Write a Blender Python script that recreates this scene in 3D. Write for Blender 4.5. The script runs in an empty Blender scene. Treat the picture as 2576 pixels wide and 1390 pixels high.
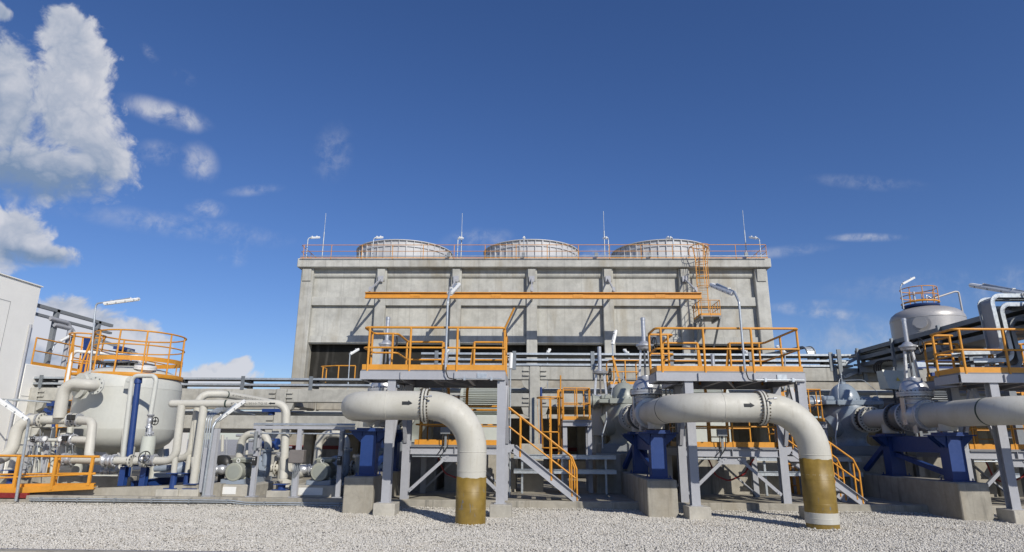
import bpy, math, random
from mathutils import Vector as V3, Matrix, noise as mnoise
random.seed(7)
S = bpy.context.scene
COL = S.collection
R = math.radians

# ------------------------------------------------------------------ camera
CAM_H, PITCH, ROLL, YAW, FPX = 1.7, R(14.77), R(.47), R(1.7), 1574.0
cd = bpy.data.cameras.new('camera'); cam = bpy.data.objects.new('camera', cd); COL.objects.link(cam)
cd.sensor_width = 36; cd.lens = 36 * FPX / 2576; cd.clip_start = .1; cd.clip_end = 3000
CR = Matrix.Rotation(YAW, 4, 'Z') @ Matrix.Rotation(math.pi / 2 + PITCH, 4, 'X') @ Matrix.Rotation(ROLL, 4, 'Z')
cam.matrix_world = Matrix.Translation((0, 0, CAM_H)) @ CR
S.camera = cam
C3 = CR.to_3x3()
def ray(x, y): return C3 @ V3(((x - 1288) / FPX, -(y - 695) / FPX, -1))
def P(x, y, Y):                       # photo point at depth Y -> world point
    r = ray(x, y); t = Y / r.y
    return V3((r.x * t, Y, CAM_H + r.z * t))
def PX(x, y, X):                      # photo point on the plane x = X
    r = ray(x, y); t = X / r.x
    return V3((X, r.y * t, CAM_H + r.z * t))

# ------------------------------------------------------------------ light
SUN = V3((.61, -1, .77)).normalized()
el = math.asin(SUN.z)
sl = bpy.data.lights.new('sun', 'SUN'); sl.energy = 4.3; sl.angle = R(.5); sl.color = (1, .95, .865)
so = bpy.data.objects.new('sun', sl); COL.objects.link(so); so.location = (20, -20, 40)
so.rotation_euler = (-SUN).to_track_quat('-Z', 'Y').to_euler()
S.view_settings.view_transform = 'Standard'; S.view_settings.look = 'None'
S.view_settings.exposure = 0; S.view_settings.gamma = 1

W = bpy.data.worlds.new('World'); S.world = W; W.use_nodes = True
nt = W.node_tree; nt.nodes.clear()
class NT:
    def __init__(s, t): s.t = t
    def n(s, typ, **kw):
        o = s.t.nodes.new(typ)
        for k, v in kw.items(): setattr(o, k, v)
        return o
    def set(s, sock, v):
        if hasattr(v, 'links') or isinstance(v, bpy.types.NodeSocket): s.t.links.new(v, sock)
        else: sock.default_value = v
    def m(s, op, a, b=0.0, c=0.0, clamp=False):
        o = s.n('ShaderNodeMath', operation=op, use_clamp=clamp)
        for i, q in enumerate((a, b, c)): s.set(o.inputs[i], q)
        return o.outputs[0]
    def vm(s, op, a, b=(0, 0, 0), out=0):
        o = s.n('ShaderNodeVectorMath', operation=op); s.set(o.inputs[0], a); s.set(o.inputs[1], b)
        return o.outputs[out]
    def noise(s, vec, scale, detail=6, rough=.55, dist=0.0, out=0):
        o = s.n('ShaderNodeTexNoise'); s.set(o.inputs['Vector'], vec)
        o.inputs['Scale'].default_value = scale; o.inputs['Detail'].default_value = detail
        o.inputs['Roughness'].default_value = rough; o.inputs['Distortion'].default_value = dist
        return o.outputs[out]
    def ss(s, v, lo, hi, a=0.0, b=1.0):
        o = s.n('ShaderNodeMapRange', interpolation_type='SMOOTHSTEP'); s.set(o.inputs[0], v)
        for i, q in enumerate((lo, hi, a, b)): s.set(o.inputs[i + 1], q)
        return o.outputs[0]
    def mix(s, f, a, b, bt='MIX'):
        o = s.n('ShaderNodeMix', data_type='RGBA', blend_type=bt)
        s.set(o.inputs[0], f); s.set(o.inputs[6], a); s.set(o.inputs[7], b)
        return o.outputs[2]
    def scale(s, v, sc):
        o = s.n('ShaderNodeVectorMath', operation='MULTIPLY'); s.set(o.inputs[0], v); o.inputs[1].default_value = sc
        return o.outputs[0]
def rgb(*c): return (c[0], c[1], c[2], 1)

def build_world():
    g = NT(nt)
    out = g.n('ShaderNodeOutputWorld')
    sky = g.n('ShaderNodeTexSky'); sky.sky_type = 'NISHITA'; sky.sun_disc = False
    sky.sun_elevation = el; sky.sun_rotation = math.atan2(SUN.x, SUN.y)
    sky.air_density = 1.0; sky.dust_density = .25; sky.ozone_density = 2.2
    d = g.n('ShaderNodeTexCoord').outputs['Generated']
    dn = g.vm('NORMALIZE', d)
    # deep tropical blue: hue / value grading of the sky
    hs = g.n('ShaderNodeHueSaturation'); hs.inputs['Saturation'].default_value = 1.12; hs.inputs['Value'].default_value = 1.0
    g.set(hs.inputs['Color'], sky.outputs[0])
    skyc = g.mix(1.0, hs.outputs[0], rgb(.74, .845, 1.17), 'MULTIPLY')
    bg = g.n('ShaderNodeBackground'); g.set(bg.inputs[0], skyc); bg.inputs[1].default_value = .087
    wv = g.n('ShaderNodeTexNoise'); g.set(wv.inputs['Vector'], dn); wv.inputs['Scale'].default_value = 7; wv.inputs['Detail'].default_value = 4
    warp = g.vm('ADD', dn, g.scale(g.vm('SUBTRACT', wv.outputs['Color'], (.5, .5, .5)), (.09, .09, .09)))
    n1 = g.noise(warp, 11, 6, .6); n2 = g.noise(warp, 40, 6, .65); n3 = g.noise(warp, 5.5, 4, .55)
    n4 = g.noise(warp, 24, 5, .55)
    puff = g.m('SUBTRACT', g.m('ABSOLUTE', g.m('SUBTRACT', n4, .5)), .075)
    nz = g.m('ADD', g.m('MULTIPLY', g.m('SUBTRACT', n1, .5), 1.7), g.m('MULTIPLY', g.m('SUBTRACT', n2, .5), 1.1))
    nz = g.m('ADD', nz, g.m('MULTIPLY', puff, 2.6))
    def blob(x, y, a, b, rot=0):
        d0 = ray(x, y).normalized(); ca, sa = math.cos(R(rot)), math.sin(R(rot))
        d1 = ray(x + a * ca, y + a * sa).normalized(); d2 = ray(x - b * sa, y + b * ca).normalized()
        u = d1 - d0; u = u - d0 * u.dot(d0); v = d2 - d0; v = v - d0 * v.dot(d0)
        uu = g.vm('DOT_PRODUCT', dn, tuple(u / u.length_squared), out=1)
        vv = g.vm('DOT_PRODUCT', dn, tuple(v / v.length_squared), out=1)
        q = g.m('SQRT', g.m('ADD', g.m('MULTIPLY', uu, uu), g.m('MULTIPLY', vv, vv)))
        fr = g.m('GREATER_THAN', g.vm('DOT_PRODUCT', dn, tuple(d0), out=1), 0.0)   # this half of the sky only
        return g.m('SUBTRACT', g.m('MULTIPLY', g.m('SUBTRACT', 3.0, q), fr), 2.0), vv
    dens = None; low = None
    for (x, y, a, b, rot, grey) in [(0, 250, 115, 215, 6, .25), (195, 140, 100, 112, 0, .05), (185, 290, 130, 150, 0, .25), (258, 395, 98, 98, 0, .3), (90, 430, 230, 85, 0, 1.0), (165, 60, 62, 48, 0, .1), (4, 30, 30, 30, 0, .2),
                              (20, 600, 110, 95, 10, .6), (105, 640, 95, 34, 12, 1.0), (150, 800, 84, 72, 0, -1.6), (230, 832, 105, 68, 0, -1.3), (320, 860, 84, 66, 0, -1.4), (375, 890, 64, 50, 0, -1.6), (90, 880, 160, 110, 0, .2),
                              (560, 948, 92, 46, 0, -1.8), (600, 925, 44, 30, 0, -1.8), (480, 955, 70, 25, 0, -.5)]:
        bl, vv = blob(x, y, a, b, rot)
        sh = g.m('MULTIPLY', g.m('MULTIPLY', g.ss(bl, -.3, .5), g.ss(vv, -.6, .9)), grey)
        dens = bl if dens is None else g.m('SMOOTH_MAX', dens, bl, .25)
        low = sh if low is None else g.m('ADD', low, sh)
    low = g.m('MINIMUM', low, 1.0)
    dm = g.m('ADD', dens, g.m('MULTIPLY', nz, .66))
    cov = g.ss(dm, g.m('MULTIPLY_ADD', g.m('MAXIMUM', low, 0), -.35, -.08), g.m('MULTIPLY_ADD', g.m('MAXIMUM', low, 0), .6, .30))
    wn = g.ss(g.m('ADD', g.m('MULTIPLY', n1, .5), g.m('MULTIPLY', n2, .5)), .40, .66)
    wdens = None
    for (x, y, a, b, rot, k) in [(415, 285, 90, 26, 12, 1.0), (470, 300, 40, 24, 30, .9), (500, 410, 40, 40, 0, .75), (520, 527, 40, 20, 0, .7), (600, 620, 22, 30, 0, .5), (585, 655, 30, 16, 0, .45),
                                 (400, 385, 45, 26, 0, .5), (465, 195, 26, 14, 20, .4), (378, 135, 12, 26, -30, .4), (838, 385, 40, 60, 20, .35), (460, 570, 230, 26, 8, .4), (640, 480, 60, 12, -10, .35), (2175, 598, 85, 9, 2, .85), (2080, 790, 110, 14, 5, .7), (2030, 770, 90, 12, -5, .5), (1960, 635, 110, 13, -6, .4),
                                 (2230, 860, 300, 50, 0, .55), (2180, 460, 120, 16, 10, .3), (1180, 607, 60, 24, -10, .45), (1250, 600, 40, 20, 0, .3), (1495, 645, 30, 20, 0, 1.0), (2500, 720, 200, 40, -8, .4), (2300, 720, 200, 30, -6, .3)]:
        bl, vv = blob(x, y, a, b, rot)
        q = g.m('MULTIPLY', g.m('MULTIPLY', g.ss(bl, -.55, .75), wn), k)
        wdens = q if wdens is None else g.m('MAXIMUM', wdens, q)
    cov = g.m('MAXIMUM', g.m('MULTIPLY', cov, .94), g.m('MULTIPLY', wdens, .85))
    shade = g.m('ADD', g.m('MULTIPLY', low, 1.0), g.m('MULTIPLY', g.m('SUBTRACT', n3, .46), 1.7))
    shade = g.m('ADD', shade, g.m('MULTIPLY', g.m('SUBTRACT', .5, n1), .9))
    shade = g.m('ADD', shade, g.m('MULTIPLY', puff, -2.2))
    shade = g.m('ADD', shade, g.ss(dens, .1, .8, .0, .22), clamp=True)
    cc = g.mix(shade, rgb(.66, .67, .72), rgb(.20, .285, .43))
    bc = g.n('ShaderNodeBackground'); g.set(bc.inputs[0], cc); bc.inputs[1].default_value = 1.0
    ms = g.n('ShaderNodeMixShader'); g.set(ms.inputs[0], cov)
    nt.links.new(bg.outputs[0], ms.inputs[1]); nt.links.new(bc.outputs[0], ms.inputs[2])
    nt.links.new(ms.outputs[0], out.inputs[0])
build_world()

# ------------------------------------------------------------------ materials
def base_mat(name):
    m = bpy.data.materials.new(name); m.use_nodes = True
    g = NT(m.node_tree); b = m.node_tree.nodes['Principled BSDF']
    pos = g.n('ShaderNodeNewGeometry').outputs['Position']
    return m, g, b, pos
def bump(g, b, h, strength=.3, dist=.01):
    o = g.n('ShaderNodeBump'); o.inputs['Strength'].default_value = strength; o.inputs['Distance'].default_value = dist
    g.set(o.inputs['Height'], h); g.set(b.inputs['Normal'], o.outputs[0])
def paint(name, c, rough=.45, metal=0.0, var=.12, dirt=.25, dirtcol=(.16, .13, .10), spec=.5):
    m, g, b, pos = base_mat(name)
    n = g.noise(pos, 1.7, 5); n2 = g.noise(pos, 14, 5, .6)
    st = g.noise(g.scale(pos, (9, 9, .9)), 1.3, 5, .6)
    f = g.m('ADD', g.m('MULTIPLY', n, .6), g.m('MULTIPLY', n2, .4))
    lo = tuple(x * (1 - var) for x in c); hi = tuple(min(1, x * (1 + var)) for x in c)
    col = g.mix(g.ss(f, .3, .7), rgb(*lo), rgb(*hi))
    dm = g.m('MULTIPLY', g.ss(g.m('ADD', g.m('MULTIPLY', st, .7), g.m('MULTIPLY', n2, .3)), .53, .75), dirt)
    col = g.mix(dm, col, rgb(*dirtcol))
    g.set(b.inputs['Base Color'], col)
    g.set(b.inputs['Roughness'], g.ss(n2, .2, .8, rough - .08, rough + .12))
    b.inputs['Metallic'].default_value = metal; b.inputs['Specular IOR Level'].default_value = spec
    bump(g, b, g.noise(pos, 40, 3), .05, .004)
    return m
def concrete(name, c, stain=.5, streak=.5, mould=.3, sc=1.0, joints=0.0):
    m, g, b, pos = base_mat(name)
    big = g.noise(pos, .55 * sc, 6, .6); mid = g.noise(pos, 3.2 * sc, 7, .62, .4); fine = g.noise(pos, 30 * sc, 5, .65)
    st = g.noise(g.scale(pos, (5 * sc, 5 * sc, .35 * sc)), 1.0, 6, .6)
    st2 = g.noise(g.scale(pos, (1.1 * sc, 1.1 * sc, .22 * sc)), 1.0, 5, .6)
    lo = tuple(x * .72 for x in c); hi = tuple(min(1, x * 1.16) for x in c)
    col = g.mix(g.ss(g.m('ADD', g.m('MULTIPLY', big, .5), g.m('MULTIPLY', mid, .5)), .32, .68), rgb(*lo), rgb(*hi))
    col = g.mix(g.m('MULTIPLY', g.ss(fine, .35, .75), .16), col, rgb(c[0] * .5, c[1] * .5, c[2] * .47))
    col = g.mix(g.m('MULTIPLY', g.ss(st, .52, .74), streak), col, rgb(.10, .095, .085))
    col = g.mix(g.m('MULTIPLY', g.ss(st2, .5, .7), stain), col, rgb(c[0] * .62, c[1] * .54, c[2] * .42))
    col = g.mix(g.m('MULTIPLY', g.ss(mid, .60, .74), mould), col, rgb(.075, .07, .06))
    if joints:
        xx = g.n('ShaderNodeSeparateXYZ'); g.set(xx.inputs[0], pos)
        q = g.m('PINGPONG', xx.outputs[0], joints / 2); q = g.ss(q, 0, .05)
        col = g.mix(g.m('MULTIPLY', g.m('SUBTRACT', 1, q), .22), col, rgb(.12, .11, .10))
    g.set(b.inputs['Base Color'], col); b.inputs['Roughness'].default_value = .9; b.inputs['Specular IOR Level'].default_value = .25
    bump(g, b, g.m('ADD', g.m('MULTIPLY', fine, .5), mid), .35, .012)
    return m
M = {}
M['cream'] = paint('cream_paint', (.50, .485, .425), .48, var=.07, dirt=.3, dirtcol=(.33, .28, .2), spec=.35)
M['tankpaint'] = paint('tank_paint', (.51, .515, .47), .46, var=.06, dirt=.3, dirtcol=(.36, .32, .25), spec=.35)
M['orange'] = paint('orange_paint', (.60, .262, .026), .45, var=.12, dirt=.2, dirtcol=(.28, .12, .03))
M['grey'] = paint('grey_steel_paint', (.355, .362, .385), .45, var=.07, dirt=.22, dirtcol=(.2, .19, .18))
M['dkgrey'] = paint('dark_grey_paint', (.20, .215, .225), .45, var=.08, dirt=.2)
M['galv'] = paint('galvanized_steel', (.44, .475, .50), .42, .55, var=.16, dirt=.22)
M['darkgalv'] = paint('dark_galvanized', (.20, .22, .235), .5, .45, var=.18, dirt=.3)  # galvanized steel in a darker tone
M['dullgalv'] = paint('dull_galvanized', (.30, .305, .31), .5, .2, var=.14, dirt=.25)
M['blue'] = paint('blue_paint', (.011, .040, .165), .45, var=.1, dirt=.18, dirtcol=(.04, .05, .08))
M['silver'] = paint('silver_paint', (.50, .51, .525), .36, .55, var=.1, dirt=.22)
M['dksilver'] = paint('dark_cast_steel', (.16, .165, .17), .42, .5, var=.12, dirt=.3)
M['stainless'] = paint('stainless_steel', (.40, .385, .37), .42, .3, var=.07, dirt=.1)
M['greengrey'] = paint('grey_green_enamel', (.27, .285, .25), .38, var=.06, dirt=.18)
M['bluegrey'] = paint('blue_grey_enamel', (.225, .27, .315), .3, var=.06, dirt=.15)
M['bluegreymid'] = paint('pump_blue_grey', (.24, .28, .33), .38, var=.06, dirt=.15)
M['motor'] = paint('motor_grey_green', (.31, .32, .265), .42, var=.06, dirt=.2)
M['palegreen'] = paint('pale_grey_green', (.50, .52, .46), .42, var=.05, dirt=.12)
M['black'] = paint('black_rubber', (.018, .018, .018), .5, var=.2, dirt=.1)
M['rust'] = paint('rusted_bolt', (.07, .055, .04), .7, .3, var=.4, dirt=.3)
M['bandgreen'] = paint('dark_green_band', (.022, .045, .034), .5, var=.15, dirt=.1)
M['mark'] = paint('black_marking', (.018, .02, .022), .6, var=.1, dirt=.05)
M['white'] = paint('white_paint', (.72, .72, .69), .5, var=.05, dirt=.12, dirtcol=(.4, .37, .3))
M['building'] = paint('white_cladding', (.86, .845, .785), .6, var=.025, dirt=.08, dirtcol=(.5, .47, .42))
M['joint'] = paint('panel_joint', (.36, .36, .35), .7, var=.05, dirt=.1)
M['diffuser'] = paint('lamp_diffuser', (.84, .85, .82), .25, var=.03, dirt=.06)
M['red'] = paint('red_paint', (.20, .014, .014), .5, var=.12, dirt=.25)
M['brown'] = paint('brown_box', (.16, .145, .135), .5, var=.1, dirt=.2)
M['yellow'] = paint('yellow_label', (.65, .5, .08), .5, var=.1, dirt=.15)
M['conc'] = concrete('concrete', (.40, .375, .32), .35, .35, .3)
M['concpale'] = concrete('pale_concrete', (.47, .445, .385), .25, .18, .12)
M['concdirty'] = concrete('stained_concrete', (.36, .335, .28), .4, .75, .45)
M['conctower'] = concrete('tower_concrete', (.47, .465, .425), .6, .3, .28, .45, 1.3)
M['concrack'] = concrete('rack_concrete', (.43, .42, .375), .3, .4, .32)
M['concdark'] = concrete('inlet_shade_concrete', (.024, .023, .020), .3, .6, .4, .5)  # near-black colour stands in for the shade inside the tower inlet
M['fan'] = paint('fan_stack_fibreglass', (.47, .47, .475), .5, var=.05, dirt=.2)
M['grate'] = paint('deck_grating', (.20, .205, .21), .55, .5, var=.1, dirt=.3)
M['slab'] = concrete('floor_slab', (.34, .315, .26), .5, .2, .35)

def ochre_mat():
    m, g, b, pos = base_mat('ochre_coating')
    n = g.noise(pos, 5, 6, .6); w = g.noise(g.scale(pos, (1, 1, 14)), 4, 4, .5)
    col = g.mix(g.ss(n, .3, .7), rgb(.175, .112, .016), rgb(.25, .165, .032))
    col = g.mix(g.m('MULTIPLY', g.ss(w, .45, .7), .22), col, rgb(.19, .11, .02))
    sc = g.noise(g.scale(pos, (7, 7, 3.0)), 1.6, 5, .65, .5)
    low = g.n('ShaderNodeSeparateXYZ'); g.set(low.inputs[0], pos)
    msk = g.m('MULTIPLY', g.ss(sc, .60, .635), g.ss(low.outputs[2], .95, .45))
    col = g.mix(msk, col, rgb(.14, .145, .14))
    g.set(b.inputs['Base Color'], col); b.inputs['Roughness'].default_value = .5
    bump(g, b, n, .1, .01)
    return m
M['ochre'] = ochre_mat()
def pipe_paint():
    m, g, b, pos = base_mat('weathered_cream_paint')
    n = g.noise(pos, 1.4, 6, .6); n2 = g.noise(pos, 11, 6, .65); st = g.noise(g.scale(pos, (13, 13, 1.1)), 1.0, 6, .65)
    col = g.mix(g.ss(n, .3, .7), rgb(.455, .437, .372), rgb(.535, .52, .46))
    col = g.mix(g.m('MULTIPLY', g.ss(st, .52, .74), .30), col, rgb(.31, .27, .20))
    col = g.mix(g.m('MULTIPLY', g.ss(n2, .62, .76), .32), col, rgb(.33, .29, .22))
    col = g.mix(g.m('MULTIPLY', g.ss(g.noise(pos, 60, 3), .66, .72), .6), col, rgb(.22, .18, .13))
    g.set(b.inputs['Base Color'], col); g.set(b.inputs['Roughness'], g.ss(n2, .3, .7, .42, .62)); b.inputs['Specular IOR Level'].default_value = .35
    bump(g, b, n2, .12, .006); return m
M['bigcream'] = pipe_paint()
def stone_mat():
    m, g, b, pos = base_mat('gravel_stone')
    rn = m.node_tree.nodes['Geometry'].outputs['Random Per Island']
    big = g.noise(pos, .5, 4); br = g.noise(pos, .9, 5)
    ramp = g.n('ShaderNodeValToRGB'); g.set(ramp.inputs[0], rn)
    e = ramp.color_ramp.elements
    e[0].position = 0; e[0].color = rgb(.36, .33, .275); e[1].position = 1; e[1].color = rgb(.76, .725, .65)
    for p, c in ((.10, (.52, .49, .43)), (.55, (.60, .572, .51)), (.90, (.66, .63, .565))):
        q = e.new(p); q.color = rgb(*c)
    col = g.mix(g.m('MULTIPLY', g.ss(br, .56, .72), .28), ramp.outputs[0], rgb(.42, .34, .24))
    col = g.mix(g.m('MULTIPLY', g.ss(big, .4, .7), .15), col, rgb(.40, .39, .37))
    n = g.noise(pos, 90, 3); col = g.mix(g.m('MULTIPLY', n, .2), col, rgb(.3, .28, .25))
    g.set(b.inputs['Base Color'], col); b.inputs['Roughness'].default_value = .85; b.inputs['Specular IOR Level'].default_value = .3
    return m
M['stone'] = stone_mat()
def ground_mat():
    m, g, b, pos = base_mat('gravel_bed')
    vo = g.n('ShaderNodeTexVoronoi'); g.set(vo.inputs['Vector'], pos); vo.inputs['Scale'].default_value = 32
    sx = g.n('ShaderNodeSeparateColor'); g.set(sx.inputs[0], vo.outputs['Color'])
    col = g.mix(sx.outputs[0], rgb(.26, .25, .235), rgb(.52, .50, .47))
    col = g.mix(g.m('MULTIPLY', g.ss(g.noise(pos, .6, 5), .45, .7), .3), col, rgb(.30, .27, .22))
    g.set(b.inputs['Base Color'], col); b.inputs['Roughness'].default_value = .9
    bump(g, b, vo.outputs['Distance'], .9, .03)
    return m
M['gravel'] = ground_mat()

# ------------------------------------------------------------------ mesh building
def perp(d):
    a = V3((0, 0, 1)) if abs(d.z) < .9 else V3((0, 1, 0))
    u = d.cross(a).normalized(); return u, u.cross(d).normalized()
class MB:
    def __init__(s): s.v = []; s.f = []; s.s = []
    def add(s, vs, fs, sm=False):
        o = len(s.v); s.v += [tuple(q) for q in vs]
        for f in fs: s.f.append([i + o for i in f]); s.s.append(sm)
        return s
    def box(s, x0, x1, y0, y1, z0, z1):
        vs = [(x, y, z) for z in (z0, z1) for y in (y0, y1) for x in (x0, x1)]
        return s.add(vs, [(0, 2, 3, 1), (4, 5, 7, 6), (0, 1, 5, 4), (2, 6, 7, 3), (0, 4, 6, 2), (1, 3, 7, 5)])
    def cbox(s, x0, x1, y0, y1, z0, z1, c=.02):      # box with chamfered edges
        vs = []; idx = {}
        X = (x0, x1); Y = (y0, y1); Z = (z0, z1)
        for i in (0, 1):
            for j in (0, 1):
                for k in (0, 1):
                    p = (X[i], Y[j], Z[k]); sg = (1 - 2 * i, 1 - 2 * j, 1 - 2 * k)
                    for a in range(3):       # vertex lying on the face normal to axis a
                        q = [p[t] + (sg[t] * c if t != a else 0) for t in range(3)]
                        idx[i, j, k, a] = len(vs); vs.append(q)
        fs = []
        for a in range(3):
            o = [t for t in range(3) if t != a]
            for e in (0, 1):
                f = []
                for (m, n) in ((0, 0), (1, 0), (1, 1), (0, 1)):
                    k = [0, 0, 0]; k[a] = e; k[o[0]] = m; k[o[1]] = n; f.append(idx[k[0], k[1], k[2], a])
                fs.append(f)
            for m in (0, 1):
                for n in (0, 1):             # edges running along axis a
                    k0 = [0, 0, 0]; k0[o[0]] = m; k0[o[1]] = n; k1 = k0[:]; k1[a] = 1
                    fs.append([idx[(*k0, o[0])], idx[(*k0, o[1])], idx[(*k1, o[1])], idx[(*k1, o[0])]])
        for i in (0, 1):
            for j in (0, 1):
                for k in (0, 1): fs.append([idx[i, j, k, a] for a in range(3)])
        return s.add(vs, fs)
    def hexa(s, b, t):                       # four bottom + four top points
        return s.add(list(b) + list(t), [(3, 2, 1, 0), (4, 5, 6, 7), (0, 1, 5, 4), (1, 2, 6, 5), (2, 3, 7, 6), (3, 0, 4, 7)])
    def prism(s, poly, d):                   # planar polygon pushed along vector d
        n = len(poly); d = V3(d); a = [V3(p) for p in poly]
        return s.add(a + [p + d for p in a], [list(range(n))[::-1], list(range(n, 2 * n))] + [(i, (i + 1) % n, n + (i + 1) % n, n + i) for i in range(n)])
    def bar(s, p, q, w, h=None, up=None):
        p, q = V3(p), V3(q); h = h or w; d = (q - p).normalized()
        if up is None: u, v = perp(d)
        else:
            v = V3(up); v = (v - d * v.dot(d)).normalized(); u = d.cross(v)
        u = u * w / 2; v = v * h / 2
        return s.hexa([p - u - v, p + u - v, p + u + v, p - u + v], [q - u - v, q + u - v, q + u + v, q - u + v])
    def ibeam(s, p, q, h, w, up=(0, 0, 1), tf=.015, tw=.01):
        p, q = V3(p), V3(q); d = (q - p).normalized(); v = V3(up); v = (v - d * v.dot(d)).normalized()
        o = v * (h / 2 - tf / 2)
        s.bar(p + o, q + o, w, tf, up); s.bar(p - o, q - o, w, tf, up)
        return s.bar(p, q, tw, h - 2 * tf, up)
    def channel(s, p, q, h, w, side, up=(0, 0, 1), t=.012):     # flanges point to `side`
        p, q = V3(p), V3(q); d = (q - p).normalized(); v = V3(up); v = (v - d * v.dot(d)).normalized(); sd = V3(side).normalized()
        s.bar(p, q, t, h, v)
        o = v * (h / 2 - t / 2) + sd * (w / 2 + t / 2); s.bar(p + o, q + o, w, t, v)
        o = -v * (h / 2 - t / 2) + sd * (w / 2 + t / 2); return s.bar(p + o, q + o, w, t, v)
    def lathe(s, c, ax, prof, n=24, sm=True, cap=True):   # prof: (distance along axis, radius)
        c = V3(c); d = V3(ax).normalized(); u, v = perp(d)
        rings = [[c + d * t + (u * math.cos(2 * math.pi * i / n) + v * math.sin(2 * math.pi * i / n)) * r for i in range(n)] for t, r in prof]
        for a in range(len(prof) - 1):
            dt = abs(prof[a + 1][0] - prof[a][0]); dr = abs(prof[a + 1][1] - prof[a][1])
            if dt + dr < 1e-7: continue
            s.add(rings[a] + rings[a + 1], [(i, (i + 1) % n, n + (i + 1) % n, n + i) for i in range(n)], sm)
        if cap:
            if prof[0][1] > 1e-4: s.add(rings[0], [list(range(n))[::-1]])
            if prof[-1][1] > 1e-4: s.add(rings[-1], [list(range(n))])
        return s
    def slathe(s, c, ax, prof, n=24, cap=True):           # smooth along the profile too (shared rings)
        c = V3(c); d = V3(ax).normalized(); u, v = perp(d); vs = []
        for t, r in prof: vs += [c + d * t + (u * math.cos(2 * math.pi * i / n) + v * math.sin(2 * math.pi * i / n)) * r for i in range(n)]
        fs = [(a * n + i, a * n + (i + 1) % n, (a + 1) * n + (i + 1) % n, (a + 1) * n + i) for a in range(len(prof) - 1) for i in range(n)]
        s.add(vs, fs, True)
        if cap:
            s.add(vs[:n], [list(range(n))[::-1]]); s.add(vs[-n:], [list(range(n))])
        return s
    def cyl(s, p, q, r, n=16, r1=None):
        p, q = V3(p), V3(q); return s.lathe(p, q - p, [(0, r), ((q - p).length, r if r1 is None else r1)], n)
    def tube(s, pts, r, n=12, bend=0.0, seg=8, cap=True, closed=False):
        P_ = [V3(p) for p in pts]; path = []
        if bend > 0:
            path.append(P_[0])
            for i in range(1, len(P_) - 1):
                a = (P_[i - 1] - P_[i]); b = (P_[i + 1] - P_[i]); la, lb = a.length, b.length; a.normalize(); b.normalize()
                ang = a.angle(b)
                if ang > 3.1: path.append(P_[i]); continue
                t = min(bend / math.tan(ang / 2), la * .49 if i > 1 else la * .98, lb * .49 if i < len(P_) - 2 else lb * .98)
                rr = t * math.tan(ang / 2); c = P_[i] + (a + b).normalized() * (rr / math.sin(ang / 2))
                s0 = P_[i] + a * t - c; s1 = P_[i] + b * t - c
                th = s0.angle(s1)
                for k in range(seg + 1):
                    w = k / seg
                    path.append(c + (s0 * math.sin((1 - w) * th) + s1 * math.sin(w * th)) / math.sin(th))
            path.append(P_[-1])
        else: path = P_
        q = [path[0]]
        for p in path[1:]:
            if (p - q[-1]).length > 1e-5: q.append(p)
        path = q; m = len(path)
        tan = []
        for i in range(m):
            if closed: t = path[(i + 1) % m] - path[i - 1]
            else: t = path[min(i + 1, m - 1)] - path[max(i - 1, 0)]
            if not closed and 0 < i < m - 1:
                t = (path[i + 1] - path[i]).normalized() + (path[i] - path[i - 1]).normalized()
            tan.append(t.normalized())
        u, v = perp(tan[0]); vs = []
        for i in range(m):
            if i:
                ax = tan[i - 1].cross(tan[i])
                if ax.length > 1e-7:
                    rot = Matrix.Rotation(tan[i - 1].angle(tan[i]), 3, ax.normalized()); u = rot @ u
                u = (u - tan[i] * u.dot(tan[i])).normalized()
            v = tan[i].cross(u)
            for k in range(n):
                a = 2 * math.pi * k / n; vs.append(path[i] + (u * math.cos(a) + v * math.sin(a)) * r)
        mm = m if closed else m - 1
        s.add(vs, [(i * n + k, i * n + (k + 1) % n, ((i + 1) % m) * n + (k + 1) % n, ((i + 1) % m) * n + k) for i in range(mm) for k in range(n)], True)
        if cap and not closed:
            s.add(vs[:n], [list(range(n))[::-1]]); s.add(vs[-n:], [list(range(n))])
        return s
    def ring(s, c, ax, Rr, r, n=32, m=8, a0=0, a1=360):
        c = V3(c); u, v = perp(V3(ax).normalized()); full = abs(a1 - a0) >= 359.9
        k = n if full else n + 1
        pts = [c + (u * math.cos(R(a0 + (a1 - a0) * i / n)) + v * math.sin(R(a0 + (a1 - a0) * i / n))) * Rr for i in range(k)]
        return s.tube(pts, r, m, closed=full)
    def ell(s, c, rx, ry, rz, n=24, m=12, z0=-90, z1=90):
        c = V3(c); vs = []
        for j in range(m + 1):
            a = R(z0 + (z1 - z0) * j / m)
            for i in range(n):
                b = 2 * math.pi * i / n; vs.append(c + V3((rx * math.cos(a) * math.cos(b), ry * math.cos(a) * math.sin(b), rz * math.sin(a))))
        return s.add(vs, [(j * n + i, j * n + (i + 1) % n, (j + 1) * n + (i + 1) % n, (j + 1) * n + i) for j in range(m) for i in range(n)], True)
    def bolts(s, c, ax, Rr, n, r, L):        # nuts on a bolt circle
        c = V3(c); d = V3(ax).normalized(); u, v = perp(d)
        for i in range(n):
            a = 2 * math.pi * (i + .5) / n; p = c + (u * math.cos(a) + v * math.sin(a)) * Rr
            s.cyl(p - d * L / 2, p + d * L / 2, r, 6)
        return s
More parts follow.
